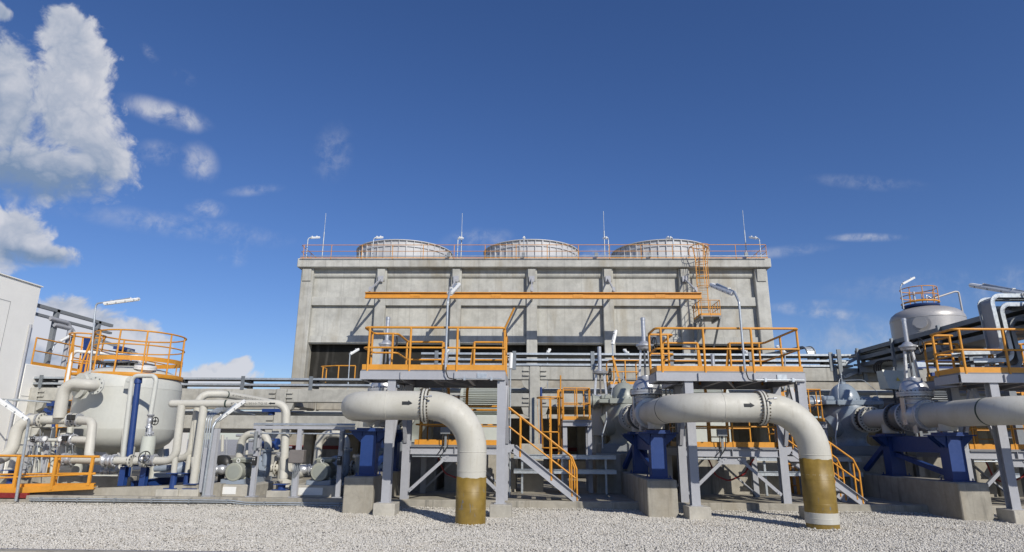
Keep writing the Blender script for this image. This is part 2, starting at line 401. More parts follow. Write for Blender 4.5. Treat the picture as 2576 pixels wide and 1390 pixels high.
    def build(s, name, mat, parent=None, label=None):
        off = V3((0, 0, 0))
        if parent is None:
            xs = [p[0] for p in s.v]; ys = [p[1] for p in s.v]; zs = [p[2] for p in s.v]
            off = V3(((min(xs) + max(xs)) / 2, (min(ys) + max(ys)) / 2, min(zs)))
        else:
            q = parent
            while q: off = off + q.location; q = q.parent
        me = bpy.data.meshes.new(name)
        me.from_pydata([(p[0] - off.x, p[1] - off.y, p[2] - off.z) for p in s.v], [], s.f)
        me.polygons.foreach_set('use_smooth', s.s); me.materials.append(M[mat]); me.update()
        o = bpy.data.objects.new(name, me); COL.objects.link(o)
        if parent is None: o.location = off
        else: o.parent = parent
        if label: o['label'] = label
        return o
def tag(o, label, cat, group=None):
    o['label'] = label; o['category'] = cat
    if group: o['group'] = group
    return o
def struct(o, kind='structure'): o['kind'] = kind; return o
def thing(name, label, cat, loc, group=None):
    o = bpy.data.objects.new(name, None); COL.objects.link(o); o.location = V3(loc); o.empty_display_size = .2
    return tag(o, label, cat, group)
def kids(o): return [c for c in bpy.data.objects if c.parent == o]
def dup(o, dx=(0, 0, 0), parent=None, **kw):
    c = o.copy(); COL.objects.link(c)
    if parent: c.parent = parent
    else: c.location = o.location + V3(dx)
    for k, v in kw.items(): c[k] = v
    for ch in kids(o): dup(ch, parent=c)
    return c
def recolour(o, frm, to):
    for c in [o] + kids(o) + [g for k in kids(o) for g in kids(k)]:
        if c.type == 'MESH' and c.data.materials and c.data.materials[0] == M[frm]:
            c.data = c.data.copy(); c.data.materials[0] = M[to]

def flange(mb, bm, c, ax, rp, Rf, t, n, nut=.018, L=None):
    """one flange disc (into mb) and its nuts (into bm)"""
    c = V3(c); d = V3(ax).normalized()
    mb.lathe(c - d * t / 2, d, [(0, rp), (0, Rf - .008), (.008, Rf), (t - .008, Rf), (t, Rf - .008), (t, rp)], 36, cap=False)
    bm.bolts(c, d, (Rf + rp) / 2 + .01, n, nut, L or t * 2.0)
def rail(root, pts, h=1.05, toe=.12, spacing=1.3, r=.024, mid=True, corner=.12, toe_board=True, posts=None, mat='orange', closed=False):
    """handrail along a path at deck level: top rail, mid rail, posts, toe board"""
    pts = [V3(p) for p in pts]; up = V3((0, 0, 1))
    t = MB(); t.tube([p + up * h for p in pts], r, 8, corner, 4); t.build('top_rail', mat, root)
    if mid: m = MB(); m.tube([p + up * h * .52 for p in pts], r * .85, 8, corner, 4); m.build('mid_rail', mat, root)
    done = []
    for a, b in zip(pts[:-1], pts[1:]):
        L = (b - a).length; k = max(1, round(L / spacing)); d = (b - a).normalized()
        ts = [i / k for i in range(k + 1)]
        for w in ts:
            e = corner if 0 < w < 1 or L < .5 else corner
            p = a.lerp(b, w)
            if w == 0 and a != pts[0]: p = a + d * corner * 1.1
            if w == 1 and b != pts[-1]: continue
            if any((p - q).length < .12 for q in done): continue
            done.append(p); q = MB(); q.tube([p + up * (-.12), p + up * (h - .01)], r, 8); q.build('post', mat, root)
    if toe_board:
        tb = MB()
        for a, b in zip(pts[:-1], pts[1:]):
            if (b - a).length < .15: continue
            tb.bar(a + up * toe / 2, b + up * toe / 2, .008, toe, (0, 0, 1))
        tb.build('toe_board', mat, root)
    return done

# ------------------------------------------------------------------ ground, kerbs, slab
XB, DX = -4.03, 7.2
def ground():
    b = MB(); b.add([(-600, -60, 0), (600, -60, 0), (600, 1500, 0), (-600, 1500, 0)], [(0, 1, 2, 3)])
    struct(b.build('ground', 'gravel'))
    b = MB(); b.box(-34, 34, 17.12, 60, .02, .2)
    struct(b.build('slab', 'slab'))
    # gravel: real stones, far too many to count
    import numpy as np
    rng = np.random.default_rng(5); N = 250000
    y = 9.2 + (16.9 - 9.2) * rng.random(N) ** 1.0
    x = (rng.random(N) * 2 - 1) * (y * .80 + 1.5)
    K = 9000; kx = (rng.random(K) * 2 - 1) * 14; ky = 16.9 - .16 * rng.random(K) ** 2
    fx, fy = [], []
    for cx in (XB + 2.8, XB + 2.8 + DX):
        a = rng.random(900) * 6.283; rr = .31 + .14 * rng.random(900) ** 2; fx.append(cx + rr * np.cos(a)); fy.append(13.8 + rr * np.sin(a))
    x = np.concatenate([x, kx] + fx); y = np.concatenate([y, ky] + fy); n = len(x); heap = np.zeros(n); heap[N:] = .035 * rng.random(n - N)
    sz = .0085 + .0135 * rng.random(n) ** 1.6 + .012 * (rng.random(n) > .985)
    octa = np.array([(1, 0, 0), (-1, 0, 0), (0, 1, 0), (0, -1, 0), (0, 0, 1), (0, 0, -1)], float)
    tris = np.array([(0, 2, 4), (2, 1, 4), (1, 3, 4), (3, 0, 4), (2, 0, 5), (1, 2, 5), (3, 1, 5), (0, 3, 5)])
    v = octa[None] * (1 + .5 * (rng.random((n, 6, 3)) - .5)) + .35 * (rng.random((n, 6, 3)) - .5)
    v = v * np.stack([1 + .5 * rng.random(n), .8 + .4 * rng.random(n), .55 + .35 * rng.random(n)], 1)[:, None, :]
    # random tilt and turn
    a, t = rng.random(n) * 6.283, (rng.random(n) - .5) * 1.0
    ca, sa, ct, st = np.cos(a), np.sin(a), np.cos(t), np.sin(t)
    X = v[..., 0] * ct[:, None] - v[..., 2] * st[:, None]; Z = v[..., 0] * st[:, None] + v[..., 2] * ct[:, None]
    X2 = X * ca[:, None] - v[..., 1] * sa[:, None]; Y2 = X * sa[:, None] + v[..., 1] * ca[:, None]
    hump = .014 * np.sin(x * 2.1 + 1.3 * np.sin(y * 1.7)) * np.sin(y * 2.6 + x * .6) + .014
    z0 = heap + np.clip(hump, .002, 1) + .014 * rng.random(n) ** 2
    co = np.stack([X2 * sz[:, None] + x[:, None], Y2 * sz[:, None] + y[:, None], Z * sz[:, None] + z0[:, None]], -1).reshape(-1, 3)
    f = (tris[None] + (np.arange(n) * 6)[:, None, None]).reshape(-1)
    me = bpy.data.meshes.new('gravel'); nf = n * 8
    me.vertices.add(n * 6); me.vertices.foreach_set('co', co.astype('f4').ravel())
    me.loops.add(nf * 3); me.loops.foreach_set('vertex_index', f.astype('i4'))
    me.polygons.add(nf); me.polygons.foreach_set('loop_start', np.arange(0, nf * 3, 3, dtype='i4'))
    me.update(calc_edges=True); me.materials.append(M['stone'])
    o = bpy.data.objects.new('gravel', me); COL.objects.link(o); o['kind'] = 'stuff'
    o['label'] = 'pale crushed gravel covering the ground in front of the plant'; o['category'] = 'gravel'
ground()

def kerbs():
    # long front kerb, broken where the plinths stand
    b = MB(); b.cbox(-13.15, 30, 16.9, 17.14, -.1, .225, .015)
    struct(b.build('kerb', 'concdirty'))
    b = MB(); b.cbox(-16, -13.25, 17.05, 17.3, -.1, .12, .015)
    struct(b.build('kerb', 'concdirty'))
    b = MB(); b.cbox(-20, 20, 9.55, 9.77, -.1, .10, .012); k = struct(b.build('kerb', 'concdirty'))
    b = MB(); b.box(-20, 20, 9.772, 9.815, -.1, .095); b.build('edge_strip', 'blue', k)
    b = MB(); b.cbox(-16, -13.22, 17.02, 17.12, .14, .27, .01)
    tag(b.build('red_barrier', 'red'), 'red painted beam lying at the left end of the kerb', 'barrier')
    # two thin conduits clipped to the face of the left kerb
    t = thing('conduit_pair', 'two thin grey conduits clipped along the face of the left kerb', 'conduit', (-8, 16.85, .1))
    for z, yy in ((.165, 16.84), (.115, 16.85)):
        b = MB(); b.tube([(-13.0, yy, z), (-7.7, yy, z), (-7.3, yy, z - .045), (-4.45, yy, z - .045)], .016, 8, .1)
        b.build('conduit', 'galv', t)
    for i in range(9):
        b = MB(); x = -12.7 + i * .98; zz = 0 if x < -7.5 else -.045
        b.box(x - .02, x + .02, 16.82, 16.9, .09 + zz, .19 + zz); b.build('clip', 'dkgrey', t)
kerbs()

# ------------------------------------------------------------------ one pump unit, then two copies
XB, DX = -4.03, 7.2
def U(u, y, z): return V3((XB + u, y, z))
UNIT = []
ZP, RP = 2.43, .31
def coat(c, z1):
    b = MB(); n = 64; vs = []; c = V3(c)
    for j, z in enumerate((-.14, z1 * .5, z1, z1)):
        for i in range(n):
            a = 2 * math.pi * i / n; dz = (.010 * math.sin(a * 2 + 1) + .006 * math.sin(a * 7 + z1) + .004 * math.sin(a * 13)) if j > 1 else 0
            r = RP + (.006 if j < 3 else -.002); vs.append((c.x + r * math.cos(a), c.y + r * math.sin(a), z + dz))
    b.add(vs, [(j * n + i, j * n + (i + 1) % n, (j + 1) * n + (i + 1) % n, (j + 1) * n + i) for j in range(3) for i in range(n)], True)
    for zz in (z1 * .36, z1 * .7): b.lathe((c.x, c.y, zz), (.01, .006, 1), [(0, RP + .005), (.004, RP + .009), (.012, RP + .006)], 48, cap=False)
    return b
def big_pipe():
    t = thing('discharge_pipe', '', 'pipe', U(2.8, 13.8, 0), 'big cream discharge pipes'); UNIT.append(t)
    b = MB(); b.tube([U(0, 16.93, ZP), U(0, 13.8, ZP), U(2.8, 13.8, ZP), U(2.8, 13.8, -.15)], RP, 48, .94, 20)
    for c, ax in ((U(.94, 13.8, ZP), (1, 0, 0)), (U(2.8, 13.8, 1.47), (0, 0, 1)), (U(2.8, 13.8, 1.08), (0, 0, 1))):
        b.lathe(c, ax, [(-.009, RP), (-.005, RP + .006), (.005, RP + .006), (.009, RP)], 48, cap=False)
    b.build('pipe_run', 'bigcream', t)
    coat(U(2.8, 13.8, 0), .96).build('coating', 'ochre', t)
    b = MB(); b.lathe(U(0, 14.71, ZP), (0, 1, 0), [(0, RP), (0, RP + .004), (.05, RP + .004), (.05, RP)], 48, cap=False); b.build('band', 'bandgreen', t)
    for x in (1.735, 1.80):
        f, n = MB(), MB(); flange(f, n, U(x, 13.8, ZP), (1, 0, 0), RP - .01, .362, .045, 30, .016, .11)
        f = f.build('flange', 'cream', t); n.build('bolts', 'rust', f)
    b = MB(); b.lathe(U(1.758, 13.8, ZP), (1, 0, 0), [(0, RP), (0, .345), (.02, .345), (.02, RP)], 40, cap=False); b.build('gasket', 'rust', t)
    f, n = MB(), MB(); flange(f, n, U(0, 16.93, ZP), (0, 1, 0), RP - .01, .40, .05, 28, .016, .1); f.build('flange', 'silver', t); n.build('bolts', 'silver', t)
    # arrow wrapped on the pipe
    poly = [(-.11, -.037), (.02, -.037), (.02, -.062), (.115, 0), (.02, .062), (.02, .037), (-.11, .037)]
    rr = RP + .0025
    def w(x, s): return U(1.42 + x, 13.8 - rr * math.cos(s / rr), ZP + .03 + rr * math.sin(s / rr))
    b = MB(); rows = []
    for x0, x1, h0, h1 in ((-.11, .02, .037, .037), (.02, .115, .062, .0)):
        K = 6
        vs = [w(x0, -h0 + 2 * h0 * i / K) for i in range(K + 1)] + [w(x1, -h1 + 2 * h1 * i / K) for i in range(K + 1)]
        b.add(vs, [(i, K + 1 + i, K + 2 + i, i + 1) for i in range(K)])
    b.build('flow_arrow', 'mark', t)
    b = MB(); b.cyl(U(0, 16.25, 2.02), U(0, 16.25, 2.25), .21, 28); b.build('support_stub', 'cream', t)
    b = MB(); b.tube([U(1.80, 13.47, ZP + .14), U(1.80, 13.40, ZP + .16), U(1.92, 13.38, ZP + .17)], .012, 8, .03)
    b.cyl(U(1.90, 13.38, ZP + .17), U(1.96, 13.38, ZP + .175), .022, 8); b.build('drain_cock', 'silver', t)
big_pipe()

def gate_valve():
    t = thing('gate_valve', '', 'valve', U(0, 17.4, 2.0), 'tall gate valves on the discharge lines'); UNIT.append(t)
    for y in (17.0, 17.80):
        b, n = MB(), MB(); flange(b, n, U(0, y, ZP), (0, 1, 0), .30, .40, .05, 28, .016, .09)
        b = b.build('flange', 'silver', t); n.build('bolts', 'dksilver', b)
    b = MB(); b.slathe(U(0, 17.02, ZP), (0, 1, 0), [(0, .31), (.1, .32), (.22, .37), (.38, .39), (.54, .37), (.66, .32), (.76, .31)], 32)
    b.slathe(U(0, 17.4, ZP), (0, 0, 1), [(.1, .30), (.25, .34), (.42, .34), (.5, .35)], 28)
    for z in (2.72, 2.84): b.slathe(U(0, 17.4, z), (0, 0, 1), [(0, .33), (.006, .37), (.03, .37), (.036, .33)], 28)
    for a in (-1, 1): b.box(XB + a * .36 - .012, XB + a * .36 + .012, 17.3, 17.5, 2.2, 2.95)
    b.box(XB - .25, XB - .22, 17.1, 17.3, 1.98, 2.2); b.box(XB + .22, XB + .25, 17.5, 17.7, 1.98, 2.2)
    b.build('body', 'silver', t)
    b = MB(); b.lathe(U(0, 17.4, 2.94), (0, 0, 1), [(0, .30), (0, .44), (.055, .44), (.06, .43), (.065, .44), (.12, .44), (.12, .30)], 36)
    b.build('bonnet_flange', 'silver', t)
    n = MB(); n.bolts(U(0, 17.4, 3.0), (0, 0, 1), .405, 26, .017, .19); n.build('bolts', 'dksilver', t)
    b = MB(); b.slathe(U(0, 17.4, 3.06), (0, 0, 1), [(0, .36), (.1, .355), (.2, .32), (.28, .25), (.33, .16), (.36, .11), (.40, .10)], 28)
    for a in range(4):
        an = R(45 + 90 * a); c = math.cos(an), math.sin(an)
        b.prism([U(c[0] * .12, 17.4 + c[1] * .12, 3.42), U(c[0] * .40, 17.4 + c[1] * .40, 3.08), U(c[0] * .30, 17.4 + c[1] * .30, 3.08)], (.015 * -c[1], .015 * c[0], 0))
    b.build('bonnet', 'silver', t)
    b = MB()
    for a in (-1, 1):
        b.hexa([U(a * .17 - .03, 17.36, 3.38), U(a * .17 + .03, 17.36, 3.38), U(a * .17 + .03, 17.44, 3.38), U(a * .17 - .03, 17.44, 3.38)],
               [U(a * .10 - .025, 17.37, 4.18), U(a * .10 + .025, 17.37, 4.18), U(a * .10 + .025, 17.43, 4.18), U(a * .10 - .025, 17.43, 4.18)])
    b.lathe(U(0, 17.4, 3.36), (0, 0, 1), [(0, .22), (.07, .22)], 20); b.build('yoke', 'silver', t)
    b = MB(); b.cyl(U(0, 17.4, 3.4), U(0, 17.4, 4.2), .028, 10); b.build('stem', 'dksilver', t)
    b = MB(); b.lathe(U(0, 17.4, 4.17), (0, 0, 1), [(0, .1), (.02, .17), (.09, .19), (.1, .22), (.15, .22), (.17, .15), (.24, .09)], 24)
    b.cyl(U(.05, 17.4, 4.30), U(.27, 17.4, 4.30), .035, 10); b.build('gearbox', 'silver', t)
    b = MB(); b.cyl(U(0, 17.4, 4.36), U(0, 17.4, 5.07), .058, 16); b.lathe(U(0, 17.4, 5.0), (0, 0, 1), [(0, .066), (.07, .066), (.085, .05)], 16); b.build('stem_cover', 'silver', t)
    b = MB(); b.ring(U(.28, 17.4, 4.30), (1, .15, 0), .22, .017, 28, 8); c = U(.28, 17.4, 4.30)
    u, v = perp(V3((1, .15, 0)).normalized())
    for a in range(5): b.bar(c, c + (u * math.cos(R(72 * a)) + v * math.sin(R(72 * a))) * .215, .018, .022)
    b.cyl(c - V3((.03, 0, 0)), c + V3((.03, 0, 0)), .035, 10); b.cyl(c + V3((0, 0, -.2)), c + V3((.09, .01, -.2)), .013, 8)
    b.build('handwheel', 'black', t)
gate_valve()

def check_valve():
    t = thing('check_valve', '', 'valve', U(0, 18.1, 2.0), 'check valves behind the gate valves'); UNIT.append(t)
    for y in (17.86, 18.38):
        b, n = MB(), MB(); flange(b, n, U(0, y, ZP), (0, 1, 0), .28, .40, .055, 26, .017, .1)
        b = b.build('flange', 'dksilver', t); n.build('bolts', 'rust', b)
    b = MB(); b.slathe(U(0, 17.88, ZP), (0, 1, 0), [(0, .31), (.1, .34), (.25, .36), (.4, .34), (.48, .31)], 30); b.build('body', 'dksilver', t)
    s = thing('pipe_spool', '', 'pipe', U(0, 19, 2.0), 'short pipe spools in front of the pumps'); UNIT.append(s)
    b = MB(); b.cyl(U(0, 18.4, ZP), U(0, 19.82, ZP), .265, 36); b.build('pipe_run', 'cream', s)
    for y in (18.44, 19.8):
        f, n = MB(), MB(); flange(f, n, U(0, y, ZP), (0, 1, 0), .25, .387, .05, 24, .018, .1)
        f = f.build('flange', 'cream', s); n.build('bolts', 'rust', f)
    b = MB(); b.cyl(U(0, 18.85, 2.0), U(0, 18.85, 2.25), .2, 24); b.build('support_stub', 'cream', s)
    b = MB(); b.slathe(U(0, 19.84, ZP), (0, 1, 0), [(0, .33), (.03, .30), (.09, .33), (.15, .30), (.2, .33), (.24, .33)], 30); b.build('expansion_joint', 'black', s)
check_valve()

def pump():
    t = thing('pump', '', 'pump', U(-.1, 21.2, 1.35), 'large split case pumps'); UNIT.append(t)
    pm = 'greengrey'
    b = MB(); b.slathe(U(-.05, 21.2, 1.62), (0, 0, 1), [(0, .62), (.12, .50), (.3, .50), (.55, .66), (.85, .74), (1.1, .74), (1.28, .70)], 32)
    b.slathe(U(0, 20.18, ZP), (0, 1, 0), [(0, .27), (.3, .30), (.6, .42)], 28)
    b.cyl(U(-.75, 21.1, 2.2), U(-.5, 21.1, 2.3), .33, 20, .45); b.build('lower_casing', pm, t)
    b = MB(); b.cbox(XB - .95, XB + .85, 20.55, 21.85, 2.90, 3.03, .02)
    b.cbox(XB - .62, XB + .52, 20.48, 21.92, 2.88, 3.05, .02); b.build('split_flange', pm, t)
    n = MB()
    for i in range(8):
        for y in (20.53, 21.87): n.cyl(U(-.55 + i * .145, y, 2.86), U(-.55 + i * .145, y, 3.09), .022, 6)
    n.build('bolts', pm, t)
    b = MB(); b.ell(U(-.05, 21.2, 3.03), .46, .52, .60, 28, 8, 0, 90); b.cbox(XB - .13, XB + .03, 21.1, 21.3, 3.60, 3.68, .02)
    b.cbox(XB - .85, XB - .45, 20.95, 21.45, 3.03, 3.2, .05); b.cbox(XB + .38, XB + .75, 20.95, 21.45, 3.03, 3.18, .05)
    b.build('upper_casing', pm, t)
    b = MB(); b.lathe(U(-1.28, 21.2, 2.98), (1, 0, 0), [(0, .12), (.02, .19), (.16, .20), (.18, .245), (.26, .245), (.28, .2), (.42, .2)], 24); b.build('bearing_housing', pm, t)
    b = MB(); b.lathe(U(.78, 21.2, 2.98), (1, 0, 0), [(0, .2), (.14, .2), (.16, .24), (.22, .24), (.24, .19), (.36, .18)], 24); b.build('bearing_housing', pm, t)
    f, n = MB(), MB(); flange(f, n, U(0, 20.15, ZP), (0, 1, 0), .24, .40, .06, 20, .022, .11); f.build('flange', 'cream', t); n.build('bolts', 'rust', t)
    b = MB(); b.tube([U(-.05, 21.2, 3.66), U(-.05, 21.2, 3.95)], .018, 8); b.cyl(U(-.05, 21.2, 3.9), U(-.05, 21.2, 3.95), .035, 8)
    b.tube([U(-.05, 21.1, 3.72), U(-.35, 20.7, 3.75), U(-.5, 20.6, 3.4), U(-.55, 20.55, 3.08)], .01, 6, .15); b.tube([U(-.05, 21.1, 3.72), U(.5, 20.9, 3.72), U(.75, 20.7, 3.35), U(.75, 20.6, 3.0)], .01, 6, .2)
    b.build('vent_line', 'galv', t)
    b = MB(); b.tube([U(-.75, 20.35, 2.62), U(-.75, 20.35, 2.35), U(-.9, 20.3, 1.9), U(-.9, 20.3, 1.5)], .025, 8, .1); b.build('drain_line', 'galv', t)
    b = MB(); b.cbox(XB - .95, XB + .95, 20.4, 22.0, 1.35, 1.64, .02); b.build('baseplate', 'dkgrey', t)
    b = MB(); b.cyl(U(1.12, 21.2, 2.98), U(1.72, 21.2, 2.98), .19, 20); b.build('coupling_guard', 'brown', t)
    m = thing('pump_motor', '', 'motor', U(2.5, 21.2, 1.35), 'finned electric motors driving the large pumps'); UNIT.append(m)
    b = MB(); NF = 44; prof = []
    for i in range(NF):
        a = 2 * math.pi * i / NF; w_ = .018
        for da, r in ((-w_ * 1.6, .38), (-w_, .49), (w_, .49), (w_ * 1.6, .38)): prof.append((a + da, r))
    k = len(prof); c0, c1 = XB + 1.85, XB + 3.1
    ring0 = [(c0, 21.2 + r * math.cos(a), 2.98 + r * math.sin(a)) for a, r in prof]; ring1 = [(c1, y, z) for _, y, z in ring0]
    b.add(ring0 + ring1, [(i, (i + 1) % k, k + (i + 1) % k, k + i) for i in range(k)] + [list(range(k))[::-1], list(range(k, 2 * k))])
    b.build('finned_body', 'palegreen', m)
    b = MB(); b.lathe(U(3.1, 21.2, 2.98), (1, 0, 0), [(0, .51), (.16, .51), (.2, .50), (.24, .42), (.24, .3)], 36); b.build('fan_cover', 'palegreen', m)
    b = MB(); b.lathe(U(1.7, 21.2, 2.98), (1, 0, 0), [(0, .22), (.04, .42), (.15, .47)], 32); b.build('end_shield', 'palegreen', m)
    b = MB(); b.cbox(XB + 1.75, XB + 3.2, 20.62, 21.78, 1.62, 2.5, .03); b.build('base_box', 'palegreen', m)
    b = MB(); b.hexa([U(1.05, 20.45, 3.42), U(1.70, 20.45, 3.36), U(1.70, 21.0, 3.36), U(1.05, 21.0, 3.42)], [U(1.00, 20.62, 4.0), U(1.60, 20.62, 3.96), U(1.60, 21.0, 3.96), U(1.00, 21.0, 4.0)])
    j = b.build('junction_box', 'palegreen', m)
    b = MB(); b.hexa([U(1.03, 20.43, 3.40), U(1.72, 20.43, 3.34), U(1.72, 20.448, 3.34), U(1.03, 20.448, 3.40)], [U(0.98, 20.60, 4.02), U(1.62, 20.60, 3.98), U(1.62, 20.618, 3.98), U(0.98, 20.618, 4.02)])
    for i in range(5):
        for e in (0, 1): b.cyl(U(1.05 + i * .15, 20.42 + e * .165, 3.43 + e * .54), U(1.05 + i * .15, 20.45 + e * .165, 3.43 + e * .54), .014, 6)
    b.build('box_lid', 'palegreen', j)
    b = MB(); b.prism([U(1.32, 20.49, 3.66), U(1.45, 20.49, 3.65), U(1.38, 20.515, 3.77)], (0, -.006, 0)); b.build('warning_sticker', 'yellow', j)
    b = MB(); b.tube([U(1.20, 20.5, 3.4), U(1.20, 20.5, 3.1), U(1.25, 20.55, 2.0), U(1.25, 20.55, 1.4)], .03, 8, .1); b.tube([U(1.32, 20.5, 3.4), U(1.35, 20.5, 3.1), U(1.33, 20.52, 1.4)], .022, 8, .1); b.build('cable', 'black', m)
    b = MB(); b.cbox(XB + 1.6, XB + 3.4, 20.4, 22.0, 1.35, 1.62, .02); b.build('baseplate', 'dkgrey', m)
pump()

def stand():
    t = thing('pipe_stand', '', 'pipe support', U(0, 17.4, .84), 'blue steel stands under the discharge lines'); UNIT.append(t)
    for y, nm in ((16.25, 'column'), (18.85, 'column')):
        b = MB(); b.box(XB - .19, XB + .19, y - .18, y + .18, .866, 1.80); b.build('column', 'blue', t)
        b = MB(); b.box(XB - .27, XB + .27, y - .27, y + .27, .842, .865)
        for sx in (-1, 1):
            for sy in (-1, 1): b.cyl((XB + sx * .23, y + sy * .23, .865), (XB + sx * .23, y + sy * .23, .92), .018, 6)
        b.build('base_plate', 'blue', t)
        b = MB(); b.box(XB - .48, XB + .48, y - .27, y + .27, 1.905, 1.935); b.box(XB - .3, XB + .3, y - .25, y + .25, 1.937, 1.99)
        for s in (-1, 1):
            for yy in (-.13, 0, .13):
                b.prism([U(s * .192, y + yy - .006, 1.903), U(s * .46, y + yy - .006, 1.903), U(s * .46, y + yy - .006, 1.86), U(s * .192, y + yy - .006, 1.62)], (0, .012, 0))
        b.box(XB - .168, XB + .168, y - .15, y + .15, 1.8, 1.904)
        b.build('saddle_plate', 'blue', t)
    b = MB(); b.box(XB - .1, XB + .1, 16.43, 18.67, 1.50, 1.9); b.build('beam', 'blue', t)
    b = MB(); b.bar(U(0, 16.45, .98), U(0, 18.66, 1.42), .12, .12); b.build('brace', 'blue', t)
    b = MB(); b.bar(U(-.05, 19.0, 1.75), U(-.3, 19.9, .95), .12, .12); b.build('brace', 'blue', t)
    b = MB(); b.cbox(XB - .41, XB + .30, 15.6, 19.95, -.1, .84, .02)
    b.cbox(XB - 1.15, XB + 1.15, 19.98, 22.6, .1, 1.352, .02); b.cbox(XB + 1.4, XB + 3.6, 20.1, 22.4, .1, 1.352, .02)
    p = tag(b.build('concrete_plinth', 'concdirty'), '', 'plinth', 'concrete plinths under the big pipes and pumps'); UNIT.append(p)
stand()

def platform():
    t = thing('access_platform', '', 'platform', U(1.7, 16.5, 0), 'raised steel valve platforms'); UNIT.append(t)
    Z = 3.14; x0, x1, y0, y1, yn, xn = -.12, 3.43, 15.3, 17.75, 16.3, .5
    b = MB()
    b.channel(U(x0, y0, Z + .09), U(x1, y0, Z + .09), .2, .07, (0, 1, 0), t=.012)
    b.channel(U(x1, y0 + .09, Z + .09), U(x1, y1, Z + .09), .2, .07, (-1, 0, 0), t=.012)
    b.channel(U(x0, y0 + .09, Z + .09), U(x0, yn, Z + .09), .2, .07, (1, 0, 0), t=.012)
    b.channel(U(x0, yn + .01, Z + .09), U(xn - .01, yn + .01, Z + .09), .2, .07, (0, -1, 0), t=.012)
    b.channel(U(xn, yn + .02, Z + .09), U(xn, y1 - .01, Z + .09), .2, .07, (1, 0, 0), t=.012)
    b.channel(U(xn, y1, Z + .09), U(x1, y1, Z + .09), .2, .07, (0, -1, 0), t=.012)
    for u in (.78, 1.6, 2.5): b.bar(U(u, y0 + .1, Z + .1), U(u, y1 - .1, Z + .1), .08, .14, (0, 0, 1))
    b.bar(U(x0 + .1, 15.42, Z + .05), U(.75, 16.7, Z + .05), .06, .06)
    b.bar(U(1.62, 15.42, Z + .02), U(2.46, 17.6, Z + .02), .05, .05)
    for u in (.88, 2.2): b.box(XB + u - .006, XB + u + .006, y0 - .055, y0 - .0065, Z, Z + .18)
    b.build('deck_frame', 'grey', t)
    b = MB(); b.box(XB + x0 + .01, XB + x1 - .01, y0 + .02, yn - .01, Z + .194, Z + .225); b.box(XB + xn + .01, XB + x1 - .01, yn, y1 - .01, Z + .194, Z + .225); b.build('deck', 'grate', t)
    for u in (.66, 3.34):
        b = MB(); b.ibeam(U(u, 15.45, .30), U(u, 15.45, 3.135), .2, .2, (0, 1, 0), .014, .012); b.box(XB + u - .14, XB + u + .14, 15.31, 15.59, .285, .30)
        l = b.build('leg', 'grey', t)
        b = MB(); b.cbox(XB + u - .23, XB + u + .27, 15.15, 15.72, -.08, .285, .012); b.build('footing', 'concpale', l)
    for u in (.78, 3.36):
        b = MB(); b.ibeam(U(u, 17.05, .22), U(u, 17.05, 3.135), .2, .2, (0, 1, 0), .014, .012); b.build('leg', 'grey', t)
    for u in (.68, 3.36):
        b = MB(); b.bar(U(u + .02, 15.57, 1.65), U(u + .06, 16.2, 3.05), .09, .09); b.bar(U(u + .08, 16.95, 1.65), U(u + .06, 16.3, 3.05), .09, .09); b.build('brace', 'grey', t)
    rail(t, [U(1.55, y1 - .05, Z + .225), U(xn + .05, y1 - .05, Z + .225), U(xn + .05, yn - .02, Z + .225), U(x0 + .03, yn - .02, Z + .225), U(x0 + .03, y0 + .03, Z + .225), U(x1 - .03, y0 + .03, Z + .225), U(x1 - .03, y1 - .05, Z + .225), U(2.45, y1 - .05, Z + .225)], 1.05, .13, 1.22, .030)
    for s, u in ((-1, 1.55), (1, 2.45)):
        b = MB(); b.bar(U(u, y1 - .02, Z + 1.28), U(2.0 + s * .26, y1 + .12, Z - .1), .075, .03, (0, 1, 0)); b.bar(U(2.0 + s * .26, y1 + .12, Z - .1), U(2.0 + s * .26, y1 + .12, 1.65), .075, .03, (0, 1, 0)); b.build('ladder_stringer', 'orange', t)
    for i in range(6): b = MB(); b.cyl(U(1.74, y1 + .12, 1.85 + i * .26), U(2.26, y1 + .12, 1.85 + i * .26), .014, 8); b.build('rung', 'orange', t)
    b = MB(); b.tube([U(2.0, 15.2, 3.42), U(2.0, 15.19, 3.3), U(2.05, 15.22, 3.16), U(2.25, 15.23, 3.13)], .014, 8, .08); b.build('cable', 'black', t)
    b = MB(); b.tube([U(2.22, 15.235, 3.155), U(3.36, 15.235, 3.155)], .017, 8)
    for u in (2.45, 3.1): b.box(XB + u - .025, XB + u + .025, 15.21, 15.29, 3.11, 3.20)
    b.box(XB + 2.75, XB + 2.98, 15.27, 15.294, 3.17, 3.29); b.build('conduit', 'galv', t)
    # gauge pipe standing on the deck
    b = MB(); b.cyl(U(1.75, 17.0, 3.36), U(1.75, 17.0, 3.98), .05, 14); b.lathe(U(1.75, 17.0, 3.94), (0, 0, 1), [(0, .056), (.06, .056), (.07, .04)], 14)
    s = tag(b.build('vent_pipe', 'silver'), '', 'pipe', 'short silver pipes behind the valve platforms'); UNIT.append(s)
platform()

